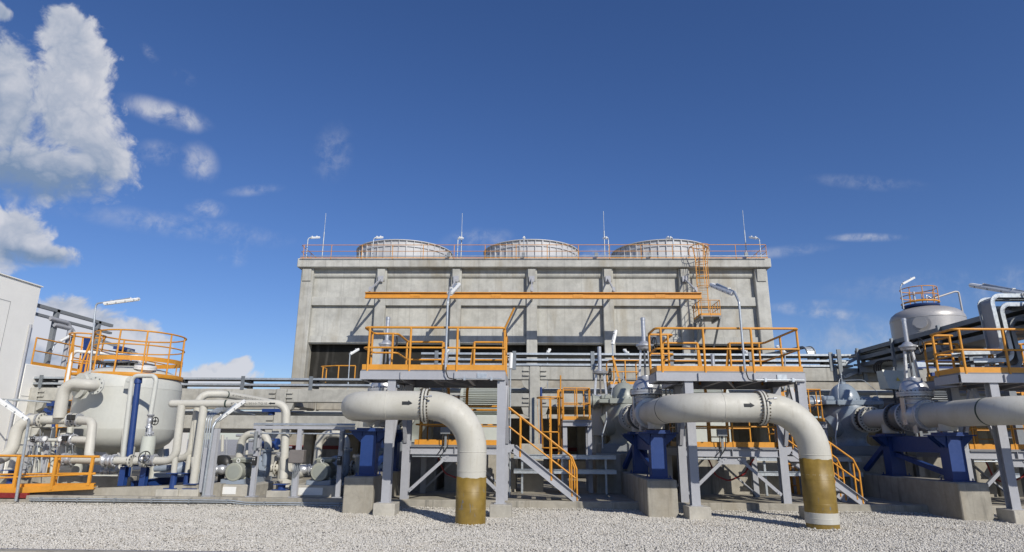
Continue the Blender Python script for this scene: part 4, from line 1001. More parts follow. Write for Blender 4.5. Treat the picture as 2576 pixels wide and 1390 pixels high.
# ------------------------------------------------------------------ right background
def right_side():
    # cable trays coming towards the viewer from the right rack
    t = thing('cable_tray', 'dark stacked cable trays rising in perspective at the right edge', 'cable tray', (12.6, 20, 4.4), 'big tray run at the right')
    for i, (z, xx) in enumerate(((5.04, 12.3), (4.80, 12.35), (4.56, 12.4))):
        b = MB(); b.channel((xx, 13.5, z), (xx, 24.0, z), .14, .04, (1, 0, 0)); b.channel((xx + 1.1, 13.5, z), (xx + 1.1, 24.0, z), .14, .04, (-1, 0, 0)); b.box(xx + .013, xx + 1.09, 13.5, 24.0, z - .066, z - .052)
        b.build('tray', 'darkgalv', t)
        b = MB()
        for k in range(4): b.tube([(xx + .15 + .25 * k, 13.5, z - .01), (xx + .15 + .25 * k, 24.0, z - .01)], .035, 6)
        b.build('cables', 'black', t)
    for y in (14.2, 16.6, 18.9, 21.4, 23.7):
        b = MB(); b.box(12.2, 12.27, y - .05, y + .05, 4.2 if y > 17 else 4.5, 5.16); b.box(13.55, 13.62, y - .05, y + .05, 4.2, 5.16); b.box(12.28, 13.54, y - .03, y + .03, 4.42, 4.48); b.build('post', 'darkgalv', t)
    for y in (18.9, 23.7):
        b = MB(); b.box(13.9, 14.1, y - .1, y + .1, .2, 4.255); b.box(12.2, 14.1, y - .09, y + .09, 4.26, 4.41); b.build('bracket_column', 'dkgrey', t)
    def bend(label, pts, wv, rails='galv', cover='dullgalv', r=.25, rw=.1):
        """covered cable tray following pts, its width along wv; side rails on both edges"""
        pts = [V3(p) for p in pts]; wv = V3(wv); q = thing('tray_bend', label, 'cable tray', pts[-1], 'curved tray drops')
        tb = MB(); tb.tube(pts, .01, 4, r, 7); n = 4; m = len(tb.v) // n - 2
        ring = [sum((V3(tb.v[i * n + k]) for k in range(n)), V3()) / n for i in range(m)]
        for o in (V3((0, 0, 0)), wv):
            b = MB()
            for a, c in zip(ring[:-1], ring[1:]):
                if (c - a).length > 1e-4: b.bar(a + o, c + o + (c - a).normalized() * .004, .022, rw, (c - a).cross(wv))
            b.build('side_rail', rails, q)
        b = MB(); o = []; e = wv.normalized() * .015
        for p in ring: o += [p + e, p + wv - e]
        b.add(o, [(2 * i, 2 * i + 1, 2 * i + 3, 2 * i + 2) for i in range(len(ring) - 1)], False); b.build('cover', cover, q)
        for k in (.3, .62): p = ring[int(len(ring) * k)]; b = MB(); b.bar(p + e, p + wv - e, .03, .03); b.build('cover_strap', rails, q)
        return q
    A = [P(2497, 770, 15.6), P(2521, 790, 15.6), P(2548, 840, 15.6)]
    zt = [P(2500, y, 15.6).z for y in (744, 766, 803)]; zb = [P(2515, y, 15.6).z for y in (886, 906, 925)]
    NL = ['grey tray loop dropping at the right edge, the outermost of three', 'middle one of the three tray loops at the right edge', 'innermost and darkest of the three tray loops at the right edge']
    for i in range(3):
        x0 = A[i].x; bend(NL[i], [(x0 + 2.2, 15.6, zt[i]), (x0, 15.6, zt[i]), (x0 + .06, 15.6, zb[i]), (x0 - .9, 15.6, zb[i] - .02)], (0, .46, 0), 'galv' if i < 2 else 'darkgalv', 'dullgalv' if i == 0 else 'darkgalv', .2)
    x0, x1 = P(2247, 900, 21.8).x, P(2274, 900, 21.8).x; z0, z1 = P(2260, 874, 21.8).z, P(2268, 985, 21.8).z
    bend('curved galvanized tray bending down above the dark finned motor', [(x0, 25.5, z0 + .1), (x0, 21.8, z0), (x0 + .04, 21.8, z1)], (x1 - x0, 0, 0), 'dkgrey', 'galv', .35, .07)
    x0, x1 = P(2030, 880, 24.4).x, P(2050, 880, 24.4).x; z0 = P(2040, 871, 24.4).z
    bend('rounded end of a tray bending down near the right corner of the tower', [(x0 - .9, 27.5, z0), (x0, 24.4, z0), (x0, 24.4, z0 - .55)], (x1 - x0, 0, 0), 'dkgrey', 'galv', .3, .07)
    # coiled hose on the motor
    b = MB(); p = P(2236, 922, 21.5)
    for i in range(4): b.ring((p.x - .04 * i, 21.5 + .06 * i, p.z - .05), (.8, 1, 0), .26, .025, 22, 6, 60, 260)
    tag(b.build('cable_loop', 'rust'), 'looped reddish cables behind the tilted junction box', 'cable')
    # silver tank far right
    c = V3((25.3, 40, 0)); t = thing('stainless_tank', 'dull stainless steel domed tank far behind at the right', 'tank', c)
    b = MB(); b.slathe(c, (0, 0, 1), [(.1, 2.06), (9.3, 2.06)], 48, False)
    b.slathe(c + V3((0, 0, 9.3)), (0, 0, 1), [(0, 2.065), (.14, 2.06), (.36, 1.95), (.56, 1.72), (.72, 1.35), (.83, .9), (.88, .4), (.89, 0.01)], 48, False)
    b.slathe(c + V3((0, 0, 9.28)), (0, 0, 1), [(0, 2.062), (.01, 2.08), (.03, 2.08), (.04, 2.062)], 48, False); b.build('shell', 'stainless', t)
    d = (V3((-.85, -1, 0))).normalized(); zn = P(2263, 815, 38.5).z; b = MB(); b.cyl(c + V3((0, 0, zn)) + d * 2.0, c + V3((0, 0, zn)) + d * 2.5, .22, 18); b.cyl(c + V3((0, 0, zn)) + d * 2.44, c + V3((0, 0, zn)) + d * 2.52, .36, 18); b.cyl(c + V3((0, 0, zn)) + d * 2.02, c + V3((0, 0, zn)) + d * 2.06, .5, 20); b.build('nozzle', 'stainless', t)
    b = MB(); b.lathe(c + V3((-.25, 0, 10.05)), (0, 0, 1), [(.02, .6), (.1, .95), (.18, 1.05), (.24, 1.05), (.24, .2)], 30); b.build('platform', 'blue', t)
    q = c + V3((-.25, 0, 10.4)); b = MB()
    for z in (.05, .5, .98): b.ring(q + V3((0, 0, z)), (0, 0, 1), 1.02, .03 if z > .1 else .06, 32, 6)
    b.build('rail_rings', 'orange', t)
    for k in range(9):
        e = V3((math.cos(R(40 * k + 10)), math.sin(R(40 * k + 10)), 0)); b = MB(); b.tube([q + e * 1.02, q + e * 1.02 + V3((0, 0, .98))], .028, 6); b.build('post', 'orange', t)
    b = MB(); b.tube([q + V3((.8, 0, .35)), q + V3((2.5, .3, .9)), q + V3((2.75, .3, .9)), q + V3((2.75, .2, -3.5))], .06, 8, .15); b.build('vent_pipe', 'stainless', t)
    b = MB(); b.bar(c + V3((2.0, -.5, 8.95)), c + V3((2.9, -.3, 9.0)), .16, .1, (0, 0, 1)); b.build('pipe_bracket', 'dkgrey', t)
    b = MB(); b.tube([q + V3((-.5, -.3, 0)), q + V3((-.5, -.3, .75))], .07, 8); b.tube([q + V3((.2, -.4, 0)), q + V3((.2, -.4, .5)), q + V3((.5, -.4, .3))], .04, 8); b.build('valves', 'silver', t)
    a = P(2265, 724, 39.5); lamp('lamp on the stainless tank at the far right', a - V3((0, 0, 1.4)), a, P(2268, 716, 39.5), P(2270, 715, 39.5), P(2300, 699, 39.6), .16, 'distant lamps', .035, False)
    # blue panels behind the right platform
    b = MB(); b.cbox(15.2, 24, 25.6, 25.9, 4.5, 5.15, .02); b.cbox(14.4, 22, 23.0, 23.3, 3.55, 4.2, .02)
    tag(b.build('steel_girder', 'blue'), 'dark blue girders behind the platform at the right edge', 'girder')
right_side()

def far_bits():
    for i, (bx, by, tx, ty, hx, hy, Y, lab) in enumerate((
        (878, 950, 880, 893, 902, 879, 28, 'small white lamp in front of the dark tower opening, left'), (1377, 895, 1377, 890, 1383, 880, 27, 'tiny lamp head in front of the opening, right of the left platform'),
        (1582, 900, 1582, 893, 1570, 881, 27, 'tiny lamp head left of the grey green pump, above the trays'), (1544, 905, 1541, 868, 1549, 832, 23, 'lamp seen end on beside the second tall valve stem'),
        (1120, 905, 1120, 895, 1126, 881, 26, 'tiny lamp head behind the rails of the left platform'), (1880, 905, 1880, 890, 1868, 880, 27, 'tiny lamp head behind the rails of the platform over the white banded pipe'),
        (1962, 940, 1975, 890, 1955, 872, 22, 'lamp leaning over the trays behind the right platform rails'))):
        B_ = P(bx, by, Y); lamp(lab, (B_.x, Y, 2.6), P(tx, ty + 4, Y), P(tx, ty, Y), P(tx, ty - 1, Y), P(hx, hy, Y + (.35 if i != 3 else .2)), .13, 'distant lamps', .025, False)
    a = P(1285, 940, 18.6)
    lamp('upright lamp on a thin pole between the left platform and the rack column', (a.x, 18.6, .2), P(1284, 935, 18.6), P(1284, 931, 18.6), P(1284, 928, 18.6), P(1286, 888, 18.6), .14, 'fluorescent lamps on bent poles', .024, False)
    a = P(1129, 880, 21); b = P(1122, 832, 21)
    # small railings behind, at the top of hidden platforms
    t = thing('railing', 'small orange and white railing in front of the dark opening at left', 'railing', P(850, 950, 30))
    z = P(850, 952, 30).z; x0, x1 = P(803, 950, 30).x, P(898, 950, 30).x
    rail(t, [(x0, 31, z), (x0 + .05, 30, z), (x0 + .9, 29.6, z), (x1, 29.6, z)], .55, .05, .8, .03, mid=False, toe_board=False)
    t = thing('valve_platform', 'orange railed platform behind the silver valve of the grey green pump', 'platform', P(1570, 965, 23))
    z = P(1570, 968, 22.6).z; x0, x1 = P(1535, 960, 22.6).x, P(1612, 960, 22.6).x
    b = MB(); b.box(x0, x1, 22.5, 23.6, z - .12, z); b.build('deck', 'grey', t)
    for x in (x0 + .1, x1 - .1):
        b = MB(); b.box(x - .06, x + .06, 22.6, 22.72, .2, z - .122); b.build('leg', 'grey', t)
    rail(t, [(x0, 23.5, z), (x0, 22.55, z), (x1, 22.55, z), (x1, 23.5, z)], .85, .1, .7, .025)
    b = MB(); b.bar((x0 + .35, 22.5, z), (x0 + .1, 22.5, z + 1.0), .07, .03); b.build('ladder_stringer', 'orange', t)
    # second tall stem (smaller valve between the stair and the pump)
    c = P(1510, 960, 21.6)
    t = thing('gate_valve', 'smaller silver gate valve with black handwheel left of the grey green pump', 'valve', (c.x, 21.6, 1.6), 'tall gate valves on the discharge lines')
    zt = P(1508, 873, 21.6).z; zh = P(1508, 935, 21.6).z; zb = P(1510, 995, 21.6).z
    b = MB(); b.cyl((c.x, 21.6, zh), (c.x, 21.6, zt), .065, 14); b.build('stem_cover', 'silver', t)
    b = MB(); b.lathe((c.x, 21.6, zh - .12), (0, 0, 1), [(0, .1), (.04, .24), (.12, .26), (.16, .14), (.2, .08)], 20); b.build('gearbox', 'silver', t)
    b = MB()
    for s in (-1, 1): b.bar((c.x + s * .2, 21.6, zb), (c.x + s * .13, 21.6, zh - .1), .07, .09, (0, 1, 0))
    b.lathe((c.x, 21.6, zb - .08), (0, 0, 1), [(0, .3), (.08, .28)], 20); b.build('yoke', 'silver', t)
    b = MB(); b.cyl((c.x, 21.6, zb), (c.x, 21.6, zh), .03, 8); b.build('stem', 'brown', t)
    b = MB(); b.slathe((c.x, 21.6, 1.9), (0, 0, 1), [(0, .3), (.5, .34), (zb - 1.98, .3)], 24); b.lathe((c.x, 21.6, zb - .3), (0, 0, 1), [(0, .3), (0, .4), (.1, .4), (.1, .3)], 24); b.build('body', 'cream', t)
    b = MB(); b.ring((c.x + .34, 21.6, zh - .1), (1, .1, 0), .2, .018, 24, 6); cc = V3((c.x + .34, 21.6, zh - .1)); 
    for a in range(6): b.bar(cc, cc + V3((0, math.cos(R(60 * a)), math.sin(R(60 * a)))) * .2, .018, .02)
    b.cyl((c.x + .2, 21.6, zh - .1), (c.x + .36, 21.6, zh - .1), .025, 8); b.build('handwheel', 'black', t)
    # cream suction elbow beside it
    b = MB(); b.tube([(c.x - .1, 21.9, 1.2), (c.x - .1, 21.9, 2.2), (c.x + .7, 21.9, 2.3)], .26, 24, .5); t = tag(b.build('suction_pipe', 'cream'), 'cream suction pipe with bolted flange left of the grey green pump', 'pipe')
    f, n = MB(), MB(); flange(f, n, (c.x + .25, 21.9, 2.22), (1, 0, 0), .26, .36, .06, 20, .02, .12); fl = f.build('flange', 'cream', t); n.build('bolts', 'rust', fl)
    # loose orange pole and the blue pipe by the rack column
    b = MB(); b.cyl(P(1266, 835, 17.6), P(1294, 775, 17.4), .028, 8); tag(b.build('pole', 'orange'), 'orange bar sticking up from the right end of the left platform rail', 'bar')
    b = MB(); b.cyl(P(1410, 985, 20.8), P(1410, 945, 20.8), .025, 8); tag(b.build('pole', 'orange'), 'thin orange bar above the ladder cage, left of the grey green pump', 'bar')
    b = MB(); p = P(1361, 975, 23.5); b.cyl((p.x, 23.5, .2), p, .045, 10); tag(b.build('standpipe', 'blue'), 'thin blue standpipe beside the rack column', 'pipe')
far_bits()
# ------------------------------------------------------------------ left side: building, tank, manifold, pumps
def building():
    X = -19.3
    t = thing('white_building', 'tall white clad building at the left edge of the photo', 'building', (X - 6, 12, 0))
    b = MB(); b.cbox(X - 14, X, -6, 23.5, 0, 7.43, .02); b.build('wall', 'building', t)
    b = MB()
    for z in (6.55, 4.3, 3.55): b.box(X + .001, X + .008, -6, 22.2, z, z + .02)
    for y in (22.2, 19.0, 16.0): b.box(X + .001, X + .008, y, y + .02, 0, 6.57)
    b.build('panel_joints', 'joint', t)
    b = MB(); b.box(X - 14, X + .05, -6, 23.54, 7.431, 7.47); b.build('roof_edge', 'building', t)
    b = MB(); b.tube([(X + .06, 23.3, .5), (X + .06, 23.3, 5.9)], .045, 8); b.build('downpipe', 'grey', t)
    t = thing('annex', 'lower white annex wall with an orange rail on top, beside the tall building', 'building', (X - 2, 29, 0))
    b = MB(); b.cbox(X - 4, X - .004, 23.52, 36, 0, 4.42, .02); b.build('wall', 'building', t)
    b = MB(); b.box(X - .003, X + .004, 23.6, 36, 3.2, 3.22); b.build('panel_joints', 'joint', t)
    rail(t, [(X - .1, 23.9, 4.43), (X - .1, 34, 4.43)], 1.05, .12, 1.9, .03)
    f = thing('steel_gantry', 'grey steel frame with beams standing on the annex', 'frame', (X - .4, 26, 4.4))
    for y in (25.0, 27.6):
        b = MB(); b.box(X - .5, X - .34, y, y + .16, 4.43, 6.85); b.build('post', 'dkgrey', f)
    for z, w in ((6.8, .13), (6.45, .1)):
        b = MB(); b.bar((X - .42, 23.6, z), (X - .42, 28.6, z), .16, w, (0, 0, 1)); b.build('beam', 'dkgrey', f)
    for k, (x_, y_) in enumerate(((178, 815), (188, 830))):
        b = MB(); p = PX(x_, y_, X - .3); b.tube([p + V3((0, -1.2, .0)), p, p + V3((0, .0, -2.2)), p + V3((0, .3, -2.3))], .1, 4, .25); b.build('duct', 'grey', f)
    lamp('lamp under the grey frame on the annex beside the tall building', PX(132, 882, X - .2), PX(136, 870, X - .2), PX(142, 863, X - .2), PX(150, 860, X - .2), PX(190, 838, X - .2), .13, 'fluorescent lamps on bent poles', .025, False)
    b = MB(); pts = [PX(205, 985, X + .6)]
    # galvanized bent tray leaning on the annex wall
    q = thing('tray_bend', 'galvanized cable tray curving down against the annex wall', 'cable tray', (X + .3, 25, 1.5), 'curved tray drops')
    for dx in (.25, .75):
        b = MB(); b.tube([(X + dx, 28.6, 3.62), (X + dx, 26.6, 3.55), (X + dx, 26.2, 2.4), (X + dx, 24.6, 2.0)], .05, 6, .5); b.build('side_rail', 'galv', q)
    b = MB(); b.bar((X + .5, 27.0, .2), (X + .5, 27.0, 3.45), .6, .3); tag(b.build('concrete_post', 'concrack'), 'concrete post behind the left tank pipe, beside the annex', 'post')
    b = MB(); b.bar(P(113, 1030, 22), P(132, 1042, 22), .09); b.bar(P(120, 1018, 22), P(138, 1018, 22), .12); b.bar(P(119, 1042, 22), P(137, 1042, 22), .1); b.bar(P(136, 1010, 22.1), P(136, 1140, 22.1), .1)
    tag(b.build('pipe_bracket', 'blue'), 'small blue pipe bracket in front of the annex wall', 'bracket')
    b = MB(); b.tube([P(-15, 1004, 21.5), P(60, 1008, 21.5), P(128, 1013, 21.5)], .028, 8); b.cyl(P(40, 1007, 21.5) - V3((.1, 0, 0)), P(40, 1007, 21.5) + V3((.1, 0, 0)), .05, 8)
    tag(b.build('conduit', 'galv'), 'thin horizontal conduit in front of the white building wall', 'conduit')
building()

TC = V3((-13.14, 20.5, 0)); TR = 1.52
def tank():
    t = thing('storage_tank', 'large cream tank with an orange ring railing on its domed top', 'tank', TC)
    b = MB(); c = TC
    prof = [(1.24, .02), (1.25, .5), (1.30, .92), (1.40, 1.18), (1.54, 1.36), (1.72, 1.47), (1.95, TR)]
    b.slathe(c, (0, 0, 1), prof, 72, False); b.slathe(c, (0, 0, 1), [(1.95, TR), (3.22, TR)], 72, False)
    b.slathe(c, (0, 0, 1), [(3.22, TR), (3.40, 1.50), (3.58, 1.43), (3.72, 1.32), (3.86, 1.0), (3.95, .6), (3.98, .02)], 72, False)
    for z in (1.97, 3.22): b.lathe(c + V3((0, 0, z - .006)), (0, 0, 1), [(0, TR), (.002, TR + .005), (.010, TR + .005), (.012, TR)], 72, cap=False)
    b.build('shell', 'tankpaint', t)
    for a in (45, 135, 225, 315):
        e = V3((math.cos(R(a)), math.sin(R(a)), 0)); b = MB(); b.cyl(c + e * 1.1 + V3((0, 0, .2)), c + e * 1.1 + V3((0, 0, 1.7)), .16, 16); b.box(c.x + e.x * 1.1 - .22, c.x + e.x * 1.1 + .22, c.y + e.y * 1.1 - .22, c.y + e.y * 1.1 + .22, .2, .24); b.build('leg', 'tankpaint', t)
    # ring railing
    q = c + V3((.11, 0, 3.70)); RR = 1.33
    b = MB(); b.ring(q + V3((0, 0, 1.30)), (0, 0, 1), RR, .026, 56, 8); b.build('top_rail', 'orange', t)
    b = MB(); b.ring(q + V3((0, 0, .86)), (0, 0, 1), RR, .022, 56, 8); b.build('mid_rail', 'orange', t)
    b = MB(); b.lathe(q + V3((0, 0, .36)), (0, 0, 1), [(0, RR), (.14, RR)], 56, cap=False); b.lathe(q + V3((0, 0, .36)), (0, 0, 1), [(.14, RR - .012), (0, RR - .012)], 56, cap=False); b.build('toe_board', 'orange', t)
    b = MB(); b.lathe(q + V3((0, 0, -.14)), (0, 0, 1), [(0, RR + .07), (.05, RR + .08), (.12, RR + .08), (.12, RR - .06), (0, RR - .06), (0, RR + .07)], 56, cap=False); b.build('base_ring', 'orange', t)
    for k in range(11):
        e = V3((math.cos(R(360 / 11 * k + 14)), math.sin(R(360 / 11 * k + 14)), 0)); b = MB(); b.tube([q + e * (RR + .02) + V3((0, 0, -.16)), q + e * RR + V3((0, 0, 1.3))], .026, 8); b.build('post', 'orange', t)
    # manway and nozzles on top
    b = MB(); m = c + V3((.85, -.75, 3.74)); b.lathe(m, (.1, -.12, 1), [(0, .22), (.08, .22), (.08, .32), (.13, .32), (.135, .31), (.14, .32), (.19, .32), (.22, .1)], 28); b.build('manway', 'white', t)
    b = MB(); b.tube([c + V3((-1.72, -.6, 2.6)), c + V3((-1.72, -.6, 4.42)), c + V3((.35, -.3, 4.28)), c + V3((.35, -.3, 3.9))], .055, 10, .16); b.lathe(c + V3((.35, -.3, 3.98)), (0, 0, 1), [(0, .14), (.04, .14), (.05, .14), (.09, .14)], 16); b.build('vent_pipe', 'white', t)
    b = MB(); b.box(c.x - 1.1, c.x + .4, c.y - .6, c.y + .5, 4.05, 4.11); b.box(c.x - .7, c.x - .64, c.y - .5, c.y - .44, 3.8, 4.05); b.box(c.x + .1, c.x + .16, c.y - .5, c.y - .44, 3.8, 4.05); b.build('walkway_grating', 'grate', t)
    b = MB(); l = P(325, 955, 19.0); b.prism([l + V3((-.12, -.02, -.28)), l + V3((.12, -.02, -.28)), l + V3((.1, -.02, 0)), l + V3((0, -.02, .1)), l + V3((-.1, -.02, 0))], (0, .05, 0)); b.cyl(l + V3((0, -.04, -.02)), l + V3((0, .05, -.02)), .06, 14); b.build('lifting_lug', 'tankpaint', t)
    p = P(188, 1086, 18.9); b = MB(); b.box(p.x - .02, p.x + .18, 18.88, 19.2, p.z - .12, p.z + .08); b.build('nameplate_box', 'dkgrey', t)
    # nozzle facing the viewer at the upper left
    z = P(235, 970, 19).z; n0 = V3((c.x - .70, c.y - 1.40, z)); d = V3((-.43, -.9, 0)).normalized()
    b = MB(); b.lathe(n0 - d * .05, d, [(0, .38), (.08, .38), (.08, .19), (.3, .19)], 28); b.build('nozzle', 'tankpaint', t)
    # caged ladder at the left of the tank
    LX = P(203, 900, 20.1).x
    l = thing('tank_ladder', 'orange caged ladder at the left side of the cream tank', 'ladder', (LX, 20.4, .2))
    for s in (-.22, .22):
        b = MB(); b.bar((LX + s, 19.9, .3), (LX + s, 19.9, 4.0), .07, .03); b.bar((LX + s, 19.9, 4.0), (LX + .12 + s * 1.5, 19.9, 5.0), .05, .03); b.build('stringer', 'orange', l)
    for i in range(12): b = MB(); b.cyl((LX - .22, 19.9, .6 + .28 * i), (LX + .22, 19.9, .6 + .28 * i), .014, 6); b.build('rung', 'orange', l)
    b = MB(); g = V3((LX, 20.25, 0))
    for z, r in ((4.98, .52), (4.1, .40), (3.3, .36), (2.5, .36)): b.ring(g + V3((0, 0, z)), (0, 0, 1), r, .026, 22, 6)
    for a in range(0, 360, 60):
        e = V3((math.cos(R(a + 20)), math.sin(R(a + 20)), 0)); b.bar(g + V3((0, 0, 2.5)) + e * .36, g + V3((0, 0, 4.1)) + e * .4, .05, .012, e); b.bar(g + V3((0, 0, 4.1)) + e * .4, g + V3((0, 0, 4.98)) + e * .52, .05, .012, e)
    b.build('cage', 'orange', l)
    b = MB(); b.box(LX - .3, LX + .8, 20.0, 20.9, 3.66, 3.74); b.build('landing', 'orange', l)
    lamp('lamp on a tall bent pole rising from the ring railing of the cream tank', P(226, 940, 19.2), P(240, 775, 19.2), P(243, 764, 19.2), P(262, 765, 19.2), P(350, 753, 19.2), .12, 'fluorescent lamps on bent poles', .026)
    # blue panels and roof behind the tank rail
    b = MB(); b.bar(P(222, 850, 26), P(212, 960, 26), .3, .1); b.bar(P(309, 882, 26), P(306, 930, 26), .5, .2); b.bar(P(300, 878, 26), P(325, 880, 26), .8, .12); tag(b.build('steel_column', 'blue'), 'blue columns seen through the ring railing of the cream tank', 'column')
    b = MB(); b.bar(P(232, 850, 26), P(330, 884, 26), .25, .12); b.bar(P(325, 882, 26), P(345, 890, 26), .06, .06); tag(b.build('roof_beam', 'dkgrey'), 'thin sloping grey beam seen through the ring railing', 'beam')
tank()

def vt(pts): return [P(*p) for p in pts]
def pipe(name, label, pts, r, bend, mat='cream', n=20, group=None, flanges=(), cat='pipe', seams=()):
    t = thing(name, label, cat, P(*pts[-1]), group)
    w = vt(pts); b = MB(); b.tube(w, r, n, bend, 10)
    b.build('pipe_run', mat, t)
    for (i, k, fm) in flanges:
        a, c = w[i], w[i + 1]; p = a.lerp(c, k); f, nn = MB(), MB(); flange(f, nn, p, c - a, r * .95, r * 1.62, .05, 10, .016, .1); fl = f.build('flange', fm, t); nn.build('bolts', 'dksilver' if fm != 'silver' else 'silver', fl)
    return t
def small_valve(label, p, ax, r, wheel=None, L=.3, up=V3((0, 0, 1)), wr=.12):
    p = V3(p); ax = V3(ax).normalized(); t = thing('valve', label, 'valve', p, 'small silver valves on the left pipework')
    b = MB(); b.slathe(p - ax * L / 2, ax, [(0, r * 1.6), (L * .12, r * 1.6), (L * .14, r), (L * .35, r * 1.25), (L * .5, r * 1.4), (L * .65, r * 1.25), (L * .86, r), (L * .88, r * 1.6), (L, r * 1.6)], 20)
    b.bolts(p - ax * L * .44, ax, r * 1.35, 8, .012, .07); b.bolts(p + ax * L * .44, ax, r * 1.35, 8, .012, .07); b.build('body', 'silver', t)
    if wheel:
        w = V3(wheel).normalized(); b = MB(); b.cyl(p, p + w * (r * 2.0 + .08), r * .35, 10); b.lathe(p + w * r, w, [(0, r * .9), (.03, r * .9)], 12); b.build('bonnet', 'silver', t)
        c = p + w * (r * 2.0 + .08); b = MB(); b.ring(c, w, wr, .014, 22, 6); u, v = perp(w)
        for a in range(4): b.bar(c, c + (u * math.cos(R(90 * a)) + v * math.sin(R(90 * a))) * wr, .016, .016)
        b.cyl(c - w * .03, c + w * .03, .025, 8); b.build('handwheel', 'black', t)
    return t
def foot(name_label, v, r, ztop, Y, mat='blue', block=True):
    """short round blue prop with a base plate standing on a small concrete block"""
    p = P(v[0], v[1], Y); t = thing('pipe_prop', name_label, 'pipe support', (p.x, Y, .2), 'blue props under the left pipes')
    b = MB(); b.cyl((p.x, Y, .40), (p.x, Y, ztop), r, 18); b.build('post', mat, t)
    b = MB(); b.box(p.x - r * 1.9, p.x + r * 1.9, Y - r * 1.9, Y + r * 1.9, .38, .40); b.build('base_plate', mat, t)
    b = MB(); b.box(p.x - r * 1.7, p.x + r * 1.7, Y - r * 1.7, Y + r * 1.7, ztop, ztop + .02); b.build('top_plate', mat, t)
    if block: b = MB(); b.cbox(p.x - .3, p.x + .3, Y - .26, Y + .26, .15, .378, .012); b.build('base_block', 'concpale', t)
    return t

def left_pipes():
    G_ = 'cream pipes between the tank and the big pipes'
    r = .105
    # header with writing
    Yh = 17.6
    h = pipe('header_pipe', 'cream header pipe marked 8 inch with a left pointing arrow', [(433, 1016, Yh), (722, 1016, Yh), (713, 1205, Yh - .1)], r, .34, group=G_)
    b = MB(); b.ell(P(434, 1016, Yh), .11, .105, .105, 20, 10); b.build('end_cap', 'cream', h)
    a = P(568, 1016, Yh); b = MB(); b.lathe(a, (1, 0, 0), [(0, r + .001), (0, r + .004), (.045, r + .004), (.045, r + .001)], 24, cap=False); b.build('band', 'bandgreen', h)
    write('8"-CWS-U3010-TG1E', P(585, 1016, Yh), P(700, 1016, Yh) - P(585, 1016, Yh), r, .075, h, width=P(674, 1016, Yh).x - P(583, 1016, Yh).x)
    arrow(P(688, 1016, Yh), -1, r, h)
    # header end leg
    foot('short blue prop under the right hand header leg, on a pale block', (707, 1240), .1, .52, Yh - .1)
    pipe('pipe_elbow', 'cream elbow branching right from the foot of the right header leg', [(714, 1150, Yh - .1), (715, 1192, Yh - .1), (735, 1199, Yh + .4), (760, 1193, Yh + 1.2)], r, .2, group=G_)
    h2 = pipe('return_pipe', 'upper cream return pipe running back to the right with a black arrow', [(489, 1235, 18.1), (498, 992, 18.1), (560, 992, 18.4), (716, 1019, 20.7), (714, 1130, 20.7)], r, .34, group=G_)
    q0, q1 = P(560, 992, 18.4), P(716, 1019, 20.7); d = (q1 - q0).normalized()
    b = MB(); b.lathe(q0 + d * .12, d, [(0, r + .001), (0, r + .004), (.04, r + .004), (.04, r + .001)], 24, cap=False); b.build('band', 'bandgreen', h2)
    write('8"-CWR-U3013-TG1E-N', q0 + d * .27, q1 - q0, r, .07, h2, width=1.0)
    arrow(q0 + d * 1.42, 1, r, h2, d)
    # verticals left of the grey frame
    pipe('drop_pipe', 'cream drop pipe bending left, first pipe right of the cream tank', [(457, 1020, 17.55), (441, 1160, 17.55), (365, 1160, 17.6)], r, .3, group=G_, flanges=((1, .97, 'cream'),))
    pipe('drop_pipe', 'cream drop pipe bending left, behind and right of the first drop pipe', [(498, 1020, 18.12), (478, 1150, 18.12), (400, 1163, 18.4)], r * .98, .3, group=G_)
    pipe('drop_pipe', 'tall cream drop pipe with elbow to the right, left of the grey frame', [(514, 1016, 17.62), (484, 1235, 17.62)], r, .3, group=G_)
    pipe('pipe_elbow', 'cream elbow branching right from the tall drop pipe left of the frame', [(490, 1150, 17.62), (492, 1190, 17.62), (510, 1198, 18.1), (540, 1190, 19.0)], r, .2, group=G_)
    pipe('dummy_leg', 'cream leg under the first drop pipe right of the tank', [(441, 1150, 17.56), (437, 1192, 17.56)], r * .72, 0, group=G_)
    pipe('dummy_leg', 'cream leg under the second drop pipe right of the tank', [(478, 1140, 18.12), (471, 1192, 18.12)], r * .7, 0, group=G_)
    foot('tall blue prop on a pale block, leftmost of the pair left of the frame', (432, 1240), .085, P(437, 1190, 17.55).z - .02, 17.55)
    foot('tall blue prop behind, right one of the pair left of the frame', (466, 1236), .085, P(470, 1190, 18.1).z - .02, 18.1)
    foot('short blue prop under the tall drop pipe left of the frame', (483, 1240), .1, .50, 17.62)
    # bottom header running to the manifold
    pipe('manifold_header', 'lowest cream pipe running left from the drop pipes to the manifold', [(365, 1160, 17.6), (340, 1160, 17.6)], r, 0, group=G_, flanges=((0, .2, 'silver'),))
    pipe('manifold_header', 'cream header between two silver couplings in front of the tank', [(333, 1160, 17.65), (287, 1159, 17.7)], r, 0, group=G_, flanges=((0, .05, 'cream'), (0, .95, 'silver')))
    pipe('riser_loop', 'cream loop rising from the lowest header to the tank inlet header', [(262, 1159, 17.8), (222, 1157, 17.9), (234, 1060, 18.2), (180, 1057, 18.4)], .12, .28, group=G_, flanges=((2, .85, 'cream'),))
    pipe('branch_pipe', 'middle horizontal cream branch joining the riser loop', [(228, 1108, 18.05), (150, 1106, 18.3)], .1, 0, group=G_, flanges=((0, .55, 'silver'), (0, .8, 'silver')))
    pipe('branch_pipe', 'low horizontal cream branch left of the riser loop', [(236, 1158, 17.85), (158, 1156, 18.0)], .11, 0, group=G_, flanges=((0, .9, 'silver'),))
    pipe('tank_inlet', 'wide cream pipe bending from the tank nozzle down to the header', [(243, 970, 18.55), (228, 969, 18.3), (163, 963, 18.3), (149, 1052, 18.3)], .165, .36, group=G_, flanges=((0, .2, 'tankpaint'),))
